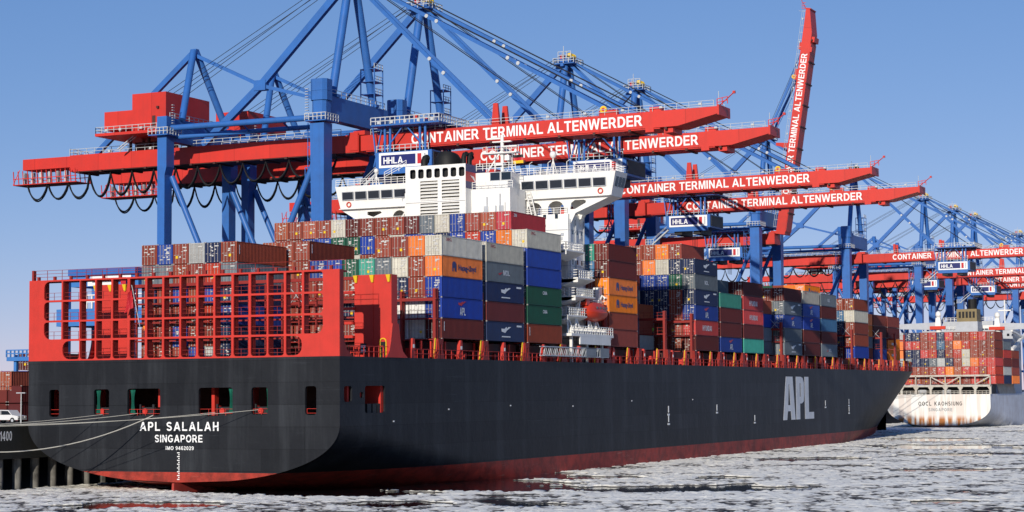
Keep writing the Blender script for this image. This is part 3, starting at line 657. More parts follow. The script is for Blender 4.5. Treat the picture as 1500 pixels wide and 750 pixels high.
def logo(o, kind):
    hw = CW / 2 + .006; cx = CL / 2
    def T(s, size, x, z, mt, **k): put_text(s, size, o, (x, -hw, z), FACE_STB, mt, **k)
    def wing(x, z, k, mt, mb=None):
        m2 = MB(); f = lambda u, v, d: (x + u * k, -hw + d, z + v * k)
        m2.plate([(-1.2, .15), (-.2, 0), (.25, .3), (1.5, .75), (.7, .75), (.35, .55), (.1, .75), (-.35, .5), (-1.3, .5)], [], .004, f); m2.build('emblem', mt, o)
    if kind == 'APL': T('APL', 1.02, cx, .45, WPAINT, bold=.06, sx=.62, center=True, spacing=.9); wing(cx - .2, 1.68, .85, SIGNRED)
    if kind == 'HAPAG':
        T('Hapag-Lloyd', .72, 4.9, 1.0, NAVY, bold=.03, width=5.2); m2 = MB()
        m2.plate([(3.0, .75), (3.35, .75), (3.35, 1.2), (3.8, 1.2), (3.8, .75), (4.2, .75), (4.2, 1.75), (3.9, 2.05), (3.3, 2.05), (3.0, 1.7)], [], .004, lambda u, v, d: (u, -hw + d, v)); m2.build('emblem', NAVY, o)
    if kind == 'OOCL': T('OOCL', .42, 1.3, 1.95, SIGNRED, bold=.03)
    if kind == 'MOL': T('MOL', .72, cx - .7, 1.0, WPAINT, bold=.045); wing(cx - 1.6, 1.0, .5, SIGNRED)
    if kind == 'NOL': T('NOL', .72, cx, .95, WPAINT, bold=.045, center=True)
    if kind == 'HYUNDAI': T('HYUNDAI', .95, cx, .85, WPAINT, bold=.05, center=True, sx=.85)
    if kind == 'ZIM': T('ZIM', .45, .9, 1.9, WPAINT, bold=.03)
    if kind == 'MO': T('MOL', .85, 3.4, 1.3, WPAINT, bold=.04)
    if kind == 'WHITE': T('CMA', .5, cx, 1.6, WPAINT, bold=.04, center=True)
    if kind == 'HS': T('HAMBURG SUD', .62, cx, 1.0, WPAINT, bold=.03, center=True, sx=.8)
    if kind == 'BIRD':
        wing(cx, 1.15, 1.15, WPAINT); m2 = MB(); f = lambda u, v, d: (cx + u, -hw + d, .55 + v); m2.plate([(-1.4, 0), (1.5, 0), (1.4, .16), (-1.3, .16)], [], .004, f); m2.plate([(3.6, 1.5), (5.2, 1.5), (5.2, 1.75), (3.6, 1.75)], [], .004, f); m2.build('emblem', WPAINT, o)
    if kind == 'NUM':
        m2 = MB()
        for i in range(5): m2.box(.55, .72 - .04 * (i % 2), -hw, -hw + .004, 1.0 + i * .24, 1.24 + i * .24)
        m2.build('emblem', WPAINT, o)
def container(x, y, z, colour, label, group, logo_kind=None, turned=False, label_cat='container'):
    o = link('shipping_container', CBODY, None, (x + (CL if turned else 0), y, z)); o.rotation_euler.z = math.pi if turned else 0; tag(o, label, label_cat, group)
    o.material_slots[0].link = 'OBJECT'; o.material_slots[0].material = CM[colour]
    d = link('door', CDOORS[(NCONT[0] * 5 + NCONT[0] // 9) % 14], o); d.material_slots[0].link = 'OBJECT'; d.material_slots[0].material = CM[colour]
    d.location = (0, 0, 0)
    NCONT[0] += 1
    if logo_kind: logo(o, logo_kind)
    return o
PAL = ['brick red'] * 8 + ['rust brown'] * 4 + ['maroon'] * 4 + ['blue'] * 4 + ['navy blue'] * 2 + ['grey'] * 2 + ['cream'] * 2 + ['orange'] * 2 + ['dark green', 'bright red', 'light grey', 'teal green']
BX = {'A': 26.9, 'B': 40.35, 'C': 53.8, 'D': 84.7, 'D2': 98.2, 'D3': 111.7, 'E': 125.1, 'F': 138.6, 'G': 152.1, 'G2': 165.6, 'H': 178.2, 'I': 191.7, 'J': 205.1, 'J2': 218.6, 'K': 232.1, 'K2': 245.6, 'L': 259.1, 'M': 272.6, 'N': 286.0}
ALIAS = dict(b='brick red', r='rust brown', m='maroon', R='bright red', D='dark red', B='blue', n='navy blue', s='steel blue', g='grey', l='light grey', c='cream', w='white', o='orange', G='dark green', t='teal green')
def row_y(r): return -22.55 + 1.22 + 2.5 * r
# per bay: heights of the 18 rows from starboard, then known colours (row: bottom to top) and logos (row, tier)
BAYS = {
 'A': ([5] * 4 + [4] * 4 + [5] * 3 + [4] * 7, {0: 'mBBoc', 1: 'cwbbo', 2: 'wwncb', 3: 'bbngb', 4: 'bbnt', 5: 'bnbG', 6: 'bbbB', 7: 'bbbB', 8: 'bbbbb', 9: 'bbbrb', 10: 'bbbbr'}, {(0, 2): 'APL', (0, 4): 'HAPAG', (0, 5): 'OOCL', (0, 1): 'NUM', (8, 5): 'NUM'}),
 'B': ([5] * 4 + [4] * 10 + [5] * 4, {0: 'nmngc', 4: 'bbbb', 5: 'bbbc'}, {(0, 5): 'OOCL', (0, 4): 'MOL', (0, 3): 'BIRD', (0, 1): 'BIRD'}),
 'C': ([6] + [7] * 16 + [5], {0: 'bGGBBc', 1: 'bbbBboD', 2: 'bbbBbBr', 3: 'bbbBbRb', 4: 'bbbbbBB', 5: 'bbbbbnc', 6: 'bbbbbBg', 7: 'bbbbbBm', 8: 'bbbbbcb', 9: 'bbbbbbb', 10: 'bbbbbBb', 11: 'bbbbcGm', 12: 'bbbbbGc', 13: 'bbbbbBb', 14: 'bbbbbBr', 15: 'bbbbbbb', 16: 'bbbbbbr'}, {(0, 6): 'OOCL', (1, 7): 'ZIM', (0, 3): 'WHITE', (0, 2): 'WHITE', (0, 1): 'NUM'}),
 'D': ([6] * 2 + [5] * 16, {0: 'bbooMm', 1: 'bbbbst'}, {(0, 3): 'HAPAG', (0, 4): 'HAPAG', (0, 1): 'NUM'}),
 'D2': ([0, 0, 4, 5] + [6] * 13 + [5], {2: 'mnbn', 3: 'nbnnb', 4: 'nnnbnb'}, {}),
 'D3': ([0, 0, 0, 3] + [5] * 13 + [5], {}, {}),
 'E': ([6] + [7] * 16 + [6], {0: 'mRBngn', 1: 'bbbbGnb', 2: 'bbnnBco', 3: 'bbnnBob', 4: 'bbnnBbb', 5: 'bbbbBbb'}, {(0, 3): 'APL', (0, 2): 'HYUNDAI', (0, 4): 'BIRD', (0, 6): 'BIRD', (0, 5): 'NOL'}),
 'F': ([4, 5] + [6] * 15 + [4], {0: 'Bmmt', 1: 'bbbbg', 2: 'bbbbbc'}, {(0, 1): 'APL'}),
 'G': ([5] * 17 + [4], {0: 'tmRRm', 1: 'bbbbm', 2: 'bbbbb'}, {(0, 3): 'HYUNDAI', (0, 4): 'HYUNDAI'}),
 'G2': ([0, 4] + [5] * 15 + [4], {1: 'ggBb', 2: 'bgcbb', 3: 'bbbbm'}, {}),
 'H': ([5] * 17 + [4], {0: 'ggBgm', 1: 'lbBcb'}, {(0, 3): 'APL', (0, 4): 'BIRD', (0, 1): 'BIRD'}),
 'I': ([5] * 17 + [4], {0: 'mmBBc'}, {(0, 3): 'APL', (0, 4): 'APL', (0, 5): 'OOCL', (0, 1): 'NUM'}),
 'J': ([5] * 17 + [4], {0: 'gmsmg'}, {(0, 5): 'NOL', (0, 1): 'MOL'}),
 'J2': ([0, 0, 4, 6] + [6] * 13 + [5], {3: 'bbbbbo', 4: 'bbbbbo', 5: 'bbbbbb', 6: 'bbbbbG', 7: 'bbbbbb', 8: 'bbbbbb'}, {(3, 6): 'HAPAG'}),
 'K': ([5] * 17 + [4], {0: 'Bbbcb', 1: 'bnnsb', 2: 'bbbbb'}, {}),
 'K2': ([0, 4] + [5] * 15 + [4], {1: 'bgoo', 2: 'bboob'}, {(1, 4): 'HS', (1, 3): 'HS'}),
 'L': ([0] + [4] * 16 + [0], {1: 'Bnmb', 2: 'mnmb'}, {(1, 1): 'APL'}),
 'M': ([0] + [4] * 16 + [0], {1: 'oomb', 2: 'ooGb'}, {(1, 1): 'HS', (1, 2): 'HS'}),
 'N': ([0, 0, 0] + [3] * 12 + [0, 0, 0], {}, {}),
}
BNAME = {'0': 'bay behind red lattice', 'A': 'bay right of red panel', 'B': 'bay with grey lettered side', 'C': 'bay aft of white house', 'D': 'bay beside orange lifeboat', 'D2': 'dim bay by orange stack', 'D3': 'second dim bay amidships', 'E': 'navy topped bay amidships', 'F': 'bay with teal top side',
 'G': 'bay with bright red sides', 'G2': 'gap after red sides', 'H': 'bay with three grey sides', 'I': 'bay with twin blue sides', 'J': 'bay with steel blue side', 'J2': 'orange topped tall bay', 'K': 'cream striped forward bay', 'K2': 'orange forward bay', 'L': 'second bay from bow', 'M': 'bay nearest bow', 'N': 'low bay at bow'}
TNAME = ['bottom', 'second', 'third', 'fourth', 'fifth', 'sixth', 'seventh']
def plan():
    L = []
    pr = random.Random(3)
    # stern bay: six stacks between the bulkhead panels
    cols = ['nnBngb', 'lbRBRn', 'Bbbrbl', 'bBbBbb', 'bbbbgB', 'bbrngb']       # from starboard, bottom to top
    for r, c in enumerate(cols):
        for t, ch in enumerate(c): L.append(('0', r, t + 1, 14.0, .64 + 1.22 + 2.5 * r, 15.42 + TP * t, ALIAS[ch], {(0, 6): 'NUM', (0, 5): 'MO'}.get((r, t + 1))))
    for bn, (hs, known, lg) in BAYS.items():
        for r, h in enumerate(hs):
            k = known.get(r, '')
            for t in range(h):
                ch = k[t] if t < len(k) else None
                c = ALIAS.get(ch, 'maroon') if ch else pr.choice(PAL)
                L.append((bn, r, t + 1, BX[bn], row_y(r), CZ + TP * t, c, lg.get((r, t + 1))))
    return L
CPLAN = plan()
def visible(L):
    """which boxes of the cargo show from the quay side: rays from the camera against all boxes"""
    lo = np.array([[q[3], q[4] - CW / 2, q[5]] for q in L]); hi = lo + np.array([CL, CW, CH]); C = np.array(CC); n = len(L)
    area = np.zeros(n)
    hk = np.array([[67, -19.5, 16, 83, 19.5, 43.0]]); LO = np.vstack([lo, hk[:, :3]]); HI = np.vstack([hi, hk[:, 3:]])
    for face in range(2):
        for a in np.linspace(.08, .92, 4):
            for b in np.linspace(.08, .92, 4):
                if face == 0: P = np.stack([lo[:, 0] - .01, lo[:, 1] + a * CW, lo[:, 2] + b * CH], 1); k = .9 * CW * CH
                else: P = np.stack([lo[:, 0] + a * CL, lo[:, 1] - .01, lo[:, 2] + b * CH], 1); k = .42 * CL * CH
                d = P - C; dist = np.linalg.norm(d, axis=1)
                for i0 in range(0, n, 200):
                    dd = d[i0:i0 + 200, None, :]; t0 = (LO[None] - C) / dd; t1 = (HI[None] - C) / dd
                    tn = np.minimum(t0, t1).max(2); tf = np.maximum(t0, t1).min(2); hit = (tn < tf) & (tn < .99985)
                    area[i0:i0 + 200] += (~hit.any(1)) * k / 16 / dist[i0:i0 + 200] ** 2
    return area * FPX ** 2
SHOW = visible(CPLAN)
order = np.argsort(-SHOW); VIS = set(int(i) for i in order[:226] if SHOW[i] > 6.0)
print('containers in view', int((SHOW > 0).sum()), 'built singly', len(VIS))
hid = MB(); hk = list(CM); seen_lab = {}
for i, (bn, r, t, x, y, z, c, lg) in enumerate(CPLAN):
    if i in VIS:
        col = {'D': 'dark red'}.get(c, c)
        st = 'outermost stack' if r == 0 else ('%s stack in' % (['second', 'third', 'fourth', 'fifth', 'sixth', 'seventh', 'eighth', 'ninth', 'tenth', 'eleventh', 'twelfth', 'thirteenth', 'fourteenth', 'fifteenth', 'sixteenth', 'seventeenth', 'eighteenth'][r - 1]))
        if bn == '0': st = ['rightmost stack', 'second stack leftward', 'third stack leftward', 'third stack rightward', 'second stack rightward', 'leftmost stack'][r]
        container(x, y, z, c, '%s container, %s tier of %s, %s' % (c, TNAME[t - 1], st, BNAME[bn]), 'containers stacked on the black ship', lg)
    else:
        hid.box(x, x + CL, y - CW / 2, y + CW / 2, z, z + CH, hk.index(c))
tag(hid.build('container_stacks', list(CM.values()), recalc=False), kind='stuff')

# ------------------------------------------------------------------ deck gear
def deck_gear():
    bx = [14.0] + list(BX.values())
    hc = MB()
    for x in bx:
        if x < 20: continue
        hw = 20.6 if x < 250 else 16.5
        hc.box(x - .1, x + CL + .1, -hw, hw, DZ, 17.5); hc.box(x, x + CL, -hw - .6, hw + .6, 17.52, 18.55)
        for y in np.arange(-hw, hw + .1, 2.5):
            hc.box(x + .1, x + .5, y - .15, y + .15, 18.55, CZ - .06); hc.box(x + CL - .5, x + CL - .1, y - .15, y + .15, 18.55, CZ - .06)
    hc.build('hatch_cover', HATCH, ship)
    # lashing bridges between the bays
    gaps = [39.6, 53.1, 84.0, 97.4, 110.9, 124.4, 137.9, 151.3, 164.9, 177.6, 191.0, 204.5, 217.9, 231.4, 244.9, 258.3, 271.9, 285.3, 66.3, 26.1]
    for g in gaps:
        x0, x1 = g - .42, g + .42; hw = 22.3
        if g > 255: hw = 22.3 * bow_factor(g, DZ)
        lb = MB(); zt = 24.2
        ys = np.linspace(-hw + .3, hw - .3, 10)
        for k, y in enumerate(ys):
            e = k in (0, 9); hw2 = .2 if e else .14
            lb.box(x0, x0 + .3, y - hw2, y + hw2, DZ, zt + (1.2 if e else .9)); lb.box(x1 - .3, x1, y - hw2, y + hw2, DZ, zt + (1.2 if e else .9))
        for z in (18.7, 21.4, 24.0): lb.box(x0 + .02, x1 - .02, -hw, hw, z, z + .14)
        for z in (21.5, 24.1): lb.rail([(x0, -hw + .2, z), (x0, hw - .2, z)], 1.05, .03, 1.25, bars=2)
        for a, b in zip(ys[:-1], ys[1:]): lb.beam((x0 + .15, a, zt - .2), (x0 + .15, b, zt - .2), .22, .4)
        for s in (-1, 1):
            lb.plate([(g - 1.1, DZ), (g + 1.1, DZ), (g + .5, DZ + 1.3), (g + .75, DZ + 2.6), (g - .75, DZ + 2.6), (g - .5, DZ + 1.3)], [rrect(g - .16, DZ + .5, g + .16, DZ + 1.9, .15)], .5, lambda u, v, d: (u, s * (hw + .2) - .25 + d, v))
        # lashing rods
        for k in range(9):
            if (k + int(g)) % 3 == 0: lb.beam((x0 - .1, ys[k] + .3, 24.1), (x0 - .3, ys[k] + 2.0, 26.0), .07, .07, 1); lb.beam((x0 - .1, ys[k] + 2.0, 24.1), (x0 - .3, ys[k] + .3, 26.0), .07, .07, 1)
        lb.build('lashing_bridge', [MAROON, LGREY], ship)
    n = 0
    for x in np.arange(18.8, 330, 6.73):      # tapered stanchions with yellow ladders along the side
        y = -half(x, DZ) + .35; h = 2.5; k = int(round((x - 18.8) / 6.73)) % 2
        st = MB(); st.plate([(x - .6, DZ), (x + .6, DZ), (x + .24, DZ + h), (x - .24, DZ + h)], [], .45, lambda u, v, d: (u, y - .2 + d, v), 0)
        if k: st.beam((x - .9, y - .05, DZ), (x - .42, y - .05, DZ + h + .15), .10, .3, 1)
        else: st.box(x - .2, x + .2, y - .23, y - .205, DZ + 1.3, DZ + 1.75, 2)
        st.build('side_stanchion', [SRED, YEL, WPAINT], ship); n += 1
    rl = MB()
    for a, b in zip(np.arange(18, 340, 8)[:-1], np.arange(18, 340, 8)[1:]): rl.rail([(a, -half(a, DZ) + .08, DZ), (b, -half(b, DZ) + .08, DZ)], 1.15, .04, 1.35, bars=2)
    xx = 20.0
    rr = random.Random(5)
    while xx < 328:                           # bollards, vents, boxes along the walkway
        y = -half(xx, DZ) + 1.2; q = rr.random()
        if q < .35: rl.path([(xx, y, DZ), (xx, y, DZ + .9)], .3, 10)
        elif q < .7: rl.box(xx - .5, xx + .4, y - .3, y + .5, DZ, DZ + rr.uniform(.7, 1.5))
        else: rl.box(xx - .15, xx + .15, y, y + .2, DZ, DZ + 2.3)
        xx += rr.uniform(1.2, 3.4)
    rl.build('deck_rail', SRED, ship)
    fm = MB(); fm.path([(330, -3, DZ), (330, -3, DZ + 4.2)], .16, 8); fm.box(329.2, 330.8, -3.6, -2.4, DZ, DZ + 1.0); fm.build('foremast', WHITE, ship)
    bw = MB(); bw.box(322, 333, -6, 6, DZ, DZ + 1.0); bw.build('breakwater', SRED, ship)
deck_gear()

# ------------------------------------------------------------------ white house, funnel, wings
def house():
    hs = MB(); hs.box(75.7, 82.2, -19.5, 19.5, DZ, 39.3); hs.box(70, 75.69, -12.3, 6.0, DZ, 43.2); hs.box(71.5, 81.5, -11.2, 6.0, 39.31, 45.9)
    h = hs.build('accommodation', WHITE, ship)
    fs = MB()                                  # funnel casing with louvres, hollow top with round-cornered openings
    tops = [rrect(-4.0 + i * 1.42, 45.15, -3.0 + i * 1.42, 46.6, .3) for i in range(7)]
    lv = [rrect(a, b, c, d, .05) for a, b, c, d in ((-2.2, 41.6, .85, 44.7), (1.55, 41.6, 4.6, 44.7), (-2.2, 37.6, .85, 41.2), (1.55, 37.6, 4.6, 41.2))]
    fs.plate([(-4.8, DZ), (5.7, DZ), (5.7, 47.1), (-4.8, 47.1)], tops + lv, .15, lambda u, v, d: (68 + d, -u, v))
    fs.box(68.151, 75, -5.7, -5.55, DZ, 47.1); fs.box(68.151, 75, 4.65, 4.8, DZ, 47.1); fs.box(68.16, 69.9, -5.54, 4.64, 44.85, 45.0); fs.box(70, 75, -5.54, 4.64, 46.0, 46.2)
    f = fs.build('funnel_casing', WHITE, ship)
    bk = MB(); bk.box(68.9, 69.0, -5.5, 4.6, 36, 47.0); bk.build('louvre_shade_box', BLACK, f)  # black sheet added as the shade between the louvre slats
    sl = MB()
    for a, b, c, d in ((-2.2, 41.6, .85, 44.7), (1.55, 41.6, 4.6, 44.7), (-2.2, 37.6, .85, 41.2), (1.55, 37.6, 4.6, 41.2)):
        n = 6 if b > 40 else 7
        for i in range(n):
            z = b + (i + .5) * (d - b) / n; sl.hexa([(67.9, -c, z - .22), (68.45, -c, z + .1), (68.45, -a, z + .1), (67.9, -a, z - .22), (67.9, -c, z - .14), (68.45, -c, z + .2), (68.45, -a, z + .2), (67.9, -a, z - .14)])
    sl.build('louvre', WHITE, f)
    bd = MB()
    for i, (z0, z1, k) in enumerate(((43.3, 44.4, 0), (44.4, 45.9, 1), (45.9, 47.1, 0))): bd.box(68.0, 75.0, -5.73, -5.705, z0, z1 - .01, k)
    bd.plate([(69.4, 45.4), (70.8, 45.25), (71.2, 44.7), (71.8, 44.7), (72.2, 45.25), (73.6, 45.4), (72.6, 44.95), (72.0, 44.55), (71.0, 44.55), (70.4, 44.95)], [], .02, lambda u, v, d: (u, -5.76 + d, v), 2)
    bd.build('funnel_band', [NAVY, SIGNRED, WPAINT], f)
    ex = MB(); ex.path([(71, -1.2, 46.2), (71, -1.2, 48.3), (71.2, -1.2, 48.9)], [2.1, 2.1, 1.7], 20)
    for x, y, r, zz in ((70.2, 2.6, .55, 48.6), (71.6, 3.4, .5, 48.3), (70, -4.4, .4, 48.8), (71.3, -4.7, .38, 48.9), (72.4, -4.2, .4, 48.5)):
        ex.path([(x, y, 46.2), (x, y, zz - .5), (x + .35, y, zz), (x + .9, y, zz + .15)], r, 12)
    ex.build('exhaust_pipe', BLACK, f, smooth=True)
    # bridge wings: cabin, windows, slanted ends, arched supports
    wings = {}
    for s in (-1, 1):
        wg = MB()
        a, b = (-26.5, -8) if s < 0 else (4.6, 21.2)
        e, ew = (a, a - .9) if s < 0 else (b, b + .9)
        y0, y1 = (a, b)
        zb, zt = 41.8, 45.6
        if s < 0: wg.hexa([(76.2, a, zb), (80.6, a, zb), (80.6, b, zb), (76.2, b, zb), (75.9, a - .9, zt), (80.9, a - .9, zt), (80.9, b, zt), (75.9, b, zt)])
        else: wg.hexa([(76.2, a, zb), (80.6, a, zb), (80.6, b, zb), (76.2, b, zb), (75.9, a, zt), (80.9, a, zt), (80.9, b + .9, zt), (75.9, b + .9, zt)])
        wg.box(75.6, 76.1, min(a, b), max(a, b), 41.8, 41.92)
        # support plate with arches
        tip = a if s < 0 else b
        q = -1 if s < 0 else 1
        outer = [(q * tip, 41.78), (6.0, 41.78), (6.0, 36.5), (19.0 if s < 0 else 17.0, 36.5), ((20.5, 39.4) if s < 0 else (17.2, 39.4))]
        outer = outer[::-1]
        holes = [rrect(12.3, 39.35, 14.8, 41.3, .1, r4=(.1, .1, 1.2, 1.2)), rrect(15.8, 39.35, 18.6, 41.4, .1, r4=(.1, .1, 1.3, 1.3))] if s < 0 else [rrect(9.2, 39.35, 11.6, 41.3, .1, r4=(.1, .1, 1.2, 1.2)), [(13.6, 41.0), (15.2, 40.4), (16.3, 40.8), (16.3, 41.3), (13.9, 41.3)]]
        if s < 0: holes.append([(19.6, 40.0), (20.4, 40.0), (22.2, 40.9), (22.3, 41.2), (21.9, 41.4), (20.4, 41.4), (19.8, 41.0)])
        wg.plate(outer, holes, .3, lambda u, v, d: (76.3 + d, q * u, v)); wg.plate(outer, holes, .3, lambda u, v, d: (80.2 + d, q * u, v))
        B = Vector((76.301, q * outer[0][0], 39.4)); T = Vector((76.301, tip, 41.78))
        wg.hexa([(76.31, B.y, 39.4), (80.49, B.y, 39.4), (80.49, B.y - q * .5, 39.4), (76.31, B.y - q * .5, 39.4), (76.31, tip - q * .01, 41.77), (80.49, tip - q * .01, 41.77), (80.49, tip - q * .8, 41.77), (76.31, tip - q * .8, 41.77)])
        wings[s] = wg.build('bridge_wing', WHITE, ship)
    wing = wings[-1]
    def win(y0, y1, z0, z1, par, x=76.03, lean=.10):
        g = MB(); k = lambda z: x - (z - 41.8) * lean / 1.3
        g.quad([(k(z0) - .03, y1, z0), (k(z0) - .03, y0, z0), (k(z1) - .03, y0, z1), (k(z1) - .03, y1, z1)]); o = g.build('window', GLASS, par, recalc=False)
        fr = MB(); e = .1
        for (ya, yb, za, zb2) in ((y0 - e, y1 + e, z1, z1 + e), (y0 - e, y1 + e, z0 - e, z0), (y0 - e, y0, z0, z1), (y1, y1 + e, z0, z1)):
            fr.quad([(k(za) - .05, yb, za), (k(za) - .05, ya, za), (k(zb2) - .05, ya, zb2), (k(zb2) - .05, yb, zb2)])
        fr.build('window_frame', LGREY, o, recalc=False)
    for i in range(6): y1 = -11.6 - i * 2.42; win(y1 - 2.0, y1, 43.4, 44.6, wing)
    for i in range(5): y1 = 20.7 - i * 2.42; win(y1 - 2.0, y1, 43.4, 44.6, wings[1])
    for y1 in (-8.3, -10.2): win(y1 - 1.6, y1, 44.6, 45.8, h, x=71.46, lean=0)
    g = MB()      # glazed end of the starboard wing and side windows of the house
    for x in (76.7, 78.1, 79.4): g.quad([(x, -26.5 - .9 * (1.5 / 3.8) - .03, 43.3), (x + 1.1, -26.5 - .9 * (1.5 / 3.8) - .03, 43.3), (x + 1.1, -26.5 - .9 * (3.0 / 3.8) - .03, 44.8), (x, -26.5 - .9 * (3.0 / 3.8) - .03, 44.8)])
    g.build('window', GLASS, wing, recalc=False)
    pt = MB()
    for z in (20.5, 23.2, 26.0, 28.9, 31.5, 36.2):
        for x in (77.2, 79.0, 80.7):
            pt.box(x, x + .45, -19.53, -19.505, z, z + .75)
    for y in (-17.8, -15.8, -13.6): pt.box(75.66, 75.69, y, y + .5, 38.6, 39.3)
    pt.build('porthole', GLASS, h)
    rl = MB()
    for pts, hh in (([(76.0, -27.2, 45.6), (76.0, -8, 45.6)], 1.1), ([(80.8, -27.2, 45.6), (80.8, -8, 45.6)], 1.1), ([(76.0, 22, 45.6), (76.0, 6, 45.6)], 1.1), ([(76, -27.2, 45.6), (80.8, -27.2, 45.6)], 1.1), ([(68.1, 4.7, 47.1), (68.1, 8.6, 45.4)], 1.1),
                    ([(71.6, -12.5, 46.2), (71.6, -5.8, 46.2)], 1.1), ([(70.1, -12.7, 43.2), (70.1, -5.8, 43.2)], 1.1), ([(76.0, -11.5, 39.3), (76.0, -19.2, 39.3)], 1.0), ([(76.0, 6.5, 39.3), (76.0, 16.5, 39.3)], 1.0)): rl.rail(pts, hh, .045, 1.1, bars=3)
    for x in np.arange(-25, -9, 3.2): rl.path([(77.5, x, 45.6), (77.5, x, 47.6), (77.5, x - .5, 47.9)], .06, 6)
    # stair from the wing down to the block
    for s in (-.35, .35): rl.beam((74.2, -14.6 + s, 38.2), (76.0, -12.6 + s, 43.1), .12, .2)
    for i in range(12): t = i / 11; rl.beam((74.2 + 1.8 * t, -14.95 + 2 * t, 38.2 + 4.9 * t), (74.2 + 1.8 * t, -14.25 + 2 * t, 38.2 + 4.9 * t), .16, .06)
    for s in (-.35, .35): rl.beam((74.0, 9.5 + s, 38.2), (75.5, 7.0 + s, 43.1), .12, .2)
    for i in range(12): t = i / 11; rl.beam((74.0 + 1.5 * t, 9.15 - 2.5 * t, 38.2 + 4.9 * t), (74.0 + 1.5 * t, 9.85 - 2.5 * t, 38.2 + 4.9 * t), .16, .06)
    rl.build('house_rail', WHITE, ship)
    dt = MB(); rr = random.Random(9)
    for i in range(9): y = -12.0 + i * .72 + rr.uniform(-.2, .2); z0 = rr.uniform(34, 38.5); dt.path([(69.9, y, z0), (69.9, y, z0 + rr.uniform(2, 5))], rr.choice((.05, .08, .11)), 6) if y < -6.2 else None
    for y in (-8.6, -11.2): dt.box(69.86, 69.99, y, y + .75, 38.5, 40.5)
    for i in range(16):
        y = rr.uniform(-18.8, -12.8); z = rr.uniform(34, 38.6); dt.box(75.55, 75.69, y, y + rr.uniform(.15, .5), z, z + rr.uniform(.15, .5))
    for i in range(14):
        x = rr.uniform(76, 82); z = rr.uniform(19, 38); dt.box(x, x + rr.uniform(.15, .7), -19.65, -19.51, z, z + rr.uniform(.2, .9))
    for x in (76.1, 78.4, 81.6): dt.path([(x, -19.62, 19), (x, -19.62, 38.5)], .09, 6)
    for z in (20.0, 22.8, 25.6, 28.4, 31.2, 34.0, 36.8): dt.box(75.72, 82.2, -19.56, -19.505, z, z + .08); dt.box(75.6, 75.69, -19.4, -12.5, z, z + .08)
    for z in (36.6, 39.0, 41.4): dt.box(67.9, 68.0, -5.6, 4.7, z - .03, z + .03)
    dt.build('pipework', LGREY, h)
    ls = MB()
    for y in (-24.8, 19.6): ls.path([(76.0 + .0, y + .38 * math.cos(a), 42.6 + .38 * math.sin(a)) for a in np.linspace(0, 2 * math.pi, 15)], .1, 6, caps=False)
    ls.build('lifebuoy', ORNG, ship)
    # radar mast, aerials and domes
    ms = MB(); ms.path([(76, -8.2, 46.2), (76, -8.2, 52.3)], .28, 8); ms.path([(74, -6.5, 46.2), (76, -8.2, 50)], .14, 6); ms.path([(78, -9.5, 46.2), (76, -8.2, 50)], .14, 6); ms.box(75.2, 76.8, -11, -5.2, 49.3, 49.5); ms.box(75.7, 76.3, -9.8, -6.6, 51.1, 51.3)
    ms.box(75.6, 75.9, -10.9, -8.4, 50.2, 50.5); ms.box(75.6, 75.9, -8, -5.6, 51.6, 51.85)
    for y in (-11, -9.5, -7, -5.4): ms.path([(76, y, 49.5), (76, y, 50.6)], .06, 5)
    for y in (-10.6, -9.0, -7.6, -6.2, -5.0): ms.path([(74.5, y, 46.2), (74.5, y, 48.6 + .5 * math.sin(y * 3))], .07, 5)
    ms.rail([(75.2, -11, 49.5), (75.2, -5.2, 49.5)], .9, .032, .8)
    ms.box(74.9, 75.7, -9.0, -7.3, 47.4, 47.7); ms.box(74.9, 75.7, -9.9, -9.1, 48.1, 48.9)
    ms.build('radar_mast', WHITE, ship)
    for (x, y, z, r) in ((77, -16.5, 48.8, .55), (77, 15, 48.0, .4)):
        dm = MB()
        dm.path([(x, y, 45.6), (x, y, z - .3)], .12, 6); dm.path([(x, y - .7, 45.6), (x, y, z - .8)], .06, 5); dm.path([(x, y + .7, 45.6), (x, y, z - .8)], .06, 5)
        dm.path([(x, y, z - r), (x, y, z - r * .6), (x, y, z), (x, y, z + r * .6), (x, y, z + r)], [r * .5, r * .85, r, r * .8, r * .15], 12)
        dm.build('radome', WHITE, ship, smooth=True)
    cf = empty('courtesy_flag', (75.0, -10.4, 49.0), 'small black red and gold flag at the radar mast', 'flag')
    fm = MB()
    for k in range(3):
        for i in range(6): fm.quad([(75 + .1 * math.sin(i), -10.5 - i * .3, 48.9 - k * .45), (75 + .1 * math.sin(i + 1), -10.8 - i * .3, 48.8 - k * .45), (75 + .1 * math.sin(i + 1), -10.8 - i * .3, 48.35 - k * .45), (75 + .1 * math.sin(i), -10.5 - i * .3, 48.45 - k * .45)], k)
    fm.build('flag_cloth', [BLACK, SIGNRED, GOLD], cf, (75.0, -10.4, 49.0), recalc=False)
    hp = MB(); hp.path([(75, -10.4, 46.2), (75, -10.4, 49.3)], .05, 5); hp.build('halyard', LGREY, cf, (75.0, -10.4, 49.0))
    # side platforms with white railings
    for z, x0, x1, yo in ((33.2, 68.2, 75.4, -22.4), (29.2, 72.5, 79.2, -22.4), (26.4, 71.5, 79.4, -22.4), (23.4, 69, 76.5, -22.2)):
        p = MB(); p.box(x0, x1, yo, -19.52, z - .22, z); p.box(x0, x0 + .1, yo, -19.52, z - .75, z - .221); p.hexa([(x0, -19.6, z - 1.3), (x1, -19.6, z - 1.3), (x1, -19.52, z - 1.3), (x0, -19.52, z - 1.3), (x0, yo, z - .23), (x1, yo, z - .23), (x1, -19.52, z - .221), (x0, -19.52, z - .221)])
        if x0 < 75.7: p.box(x0, 75.69, -19.4, -13, z - .2, z - .01)
        p.rail([(x0 + .1, -19.6, z), (x0 + .1, yo + .1, z), (x1 - .1, yo + .1, z), (x1 - .1, -19.6, z)], 1.15, .055, .75, bars=3); p.build('side_platform', WHITE, ship)
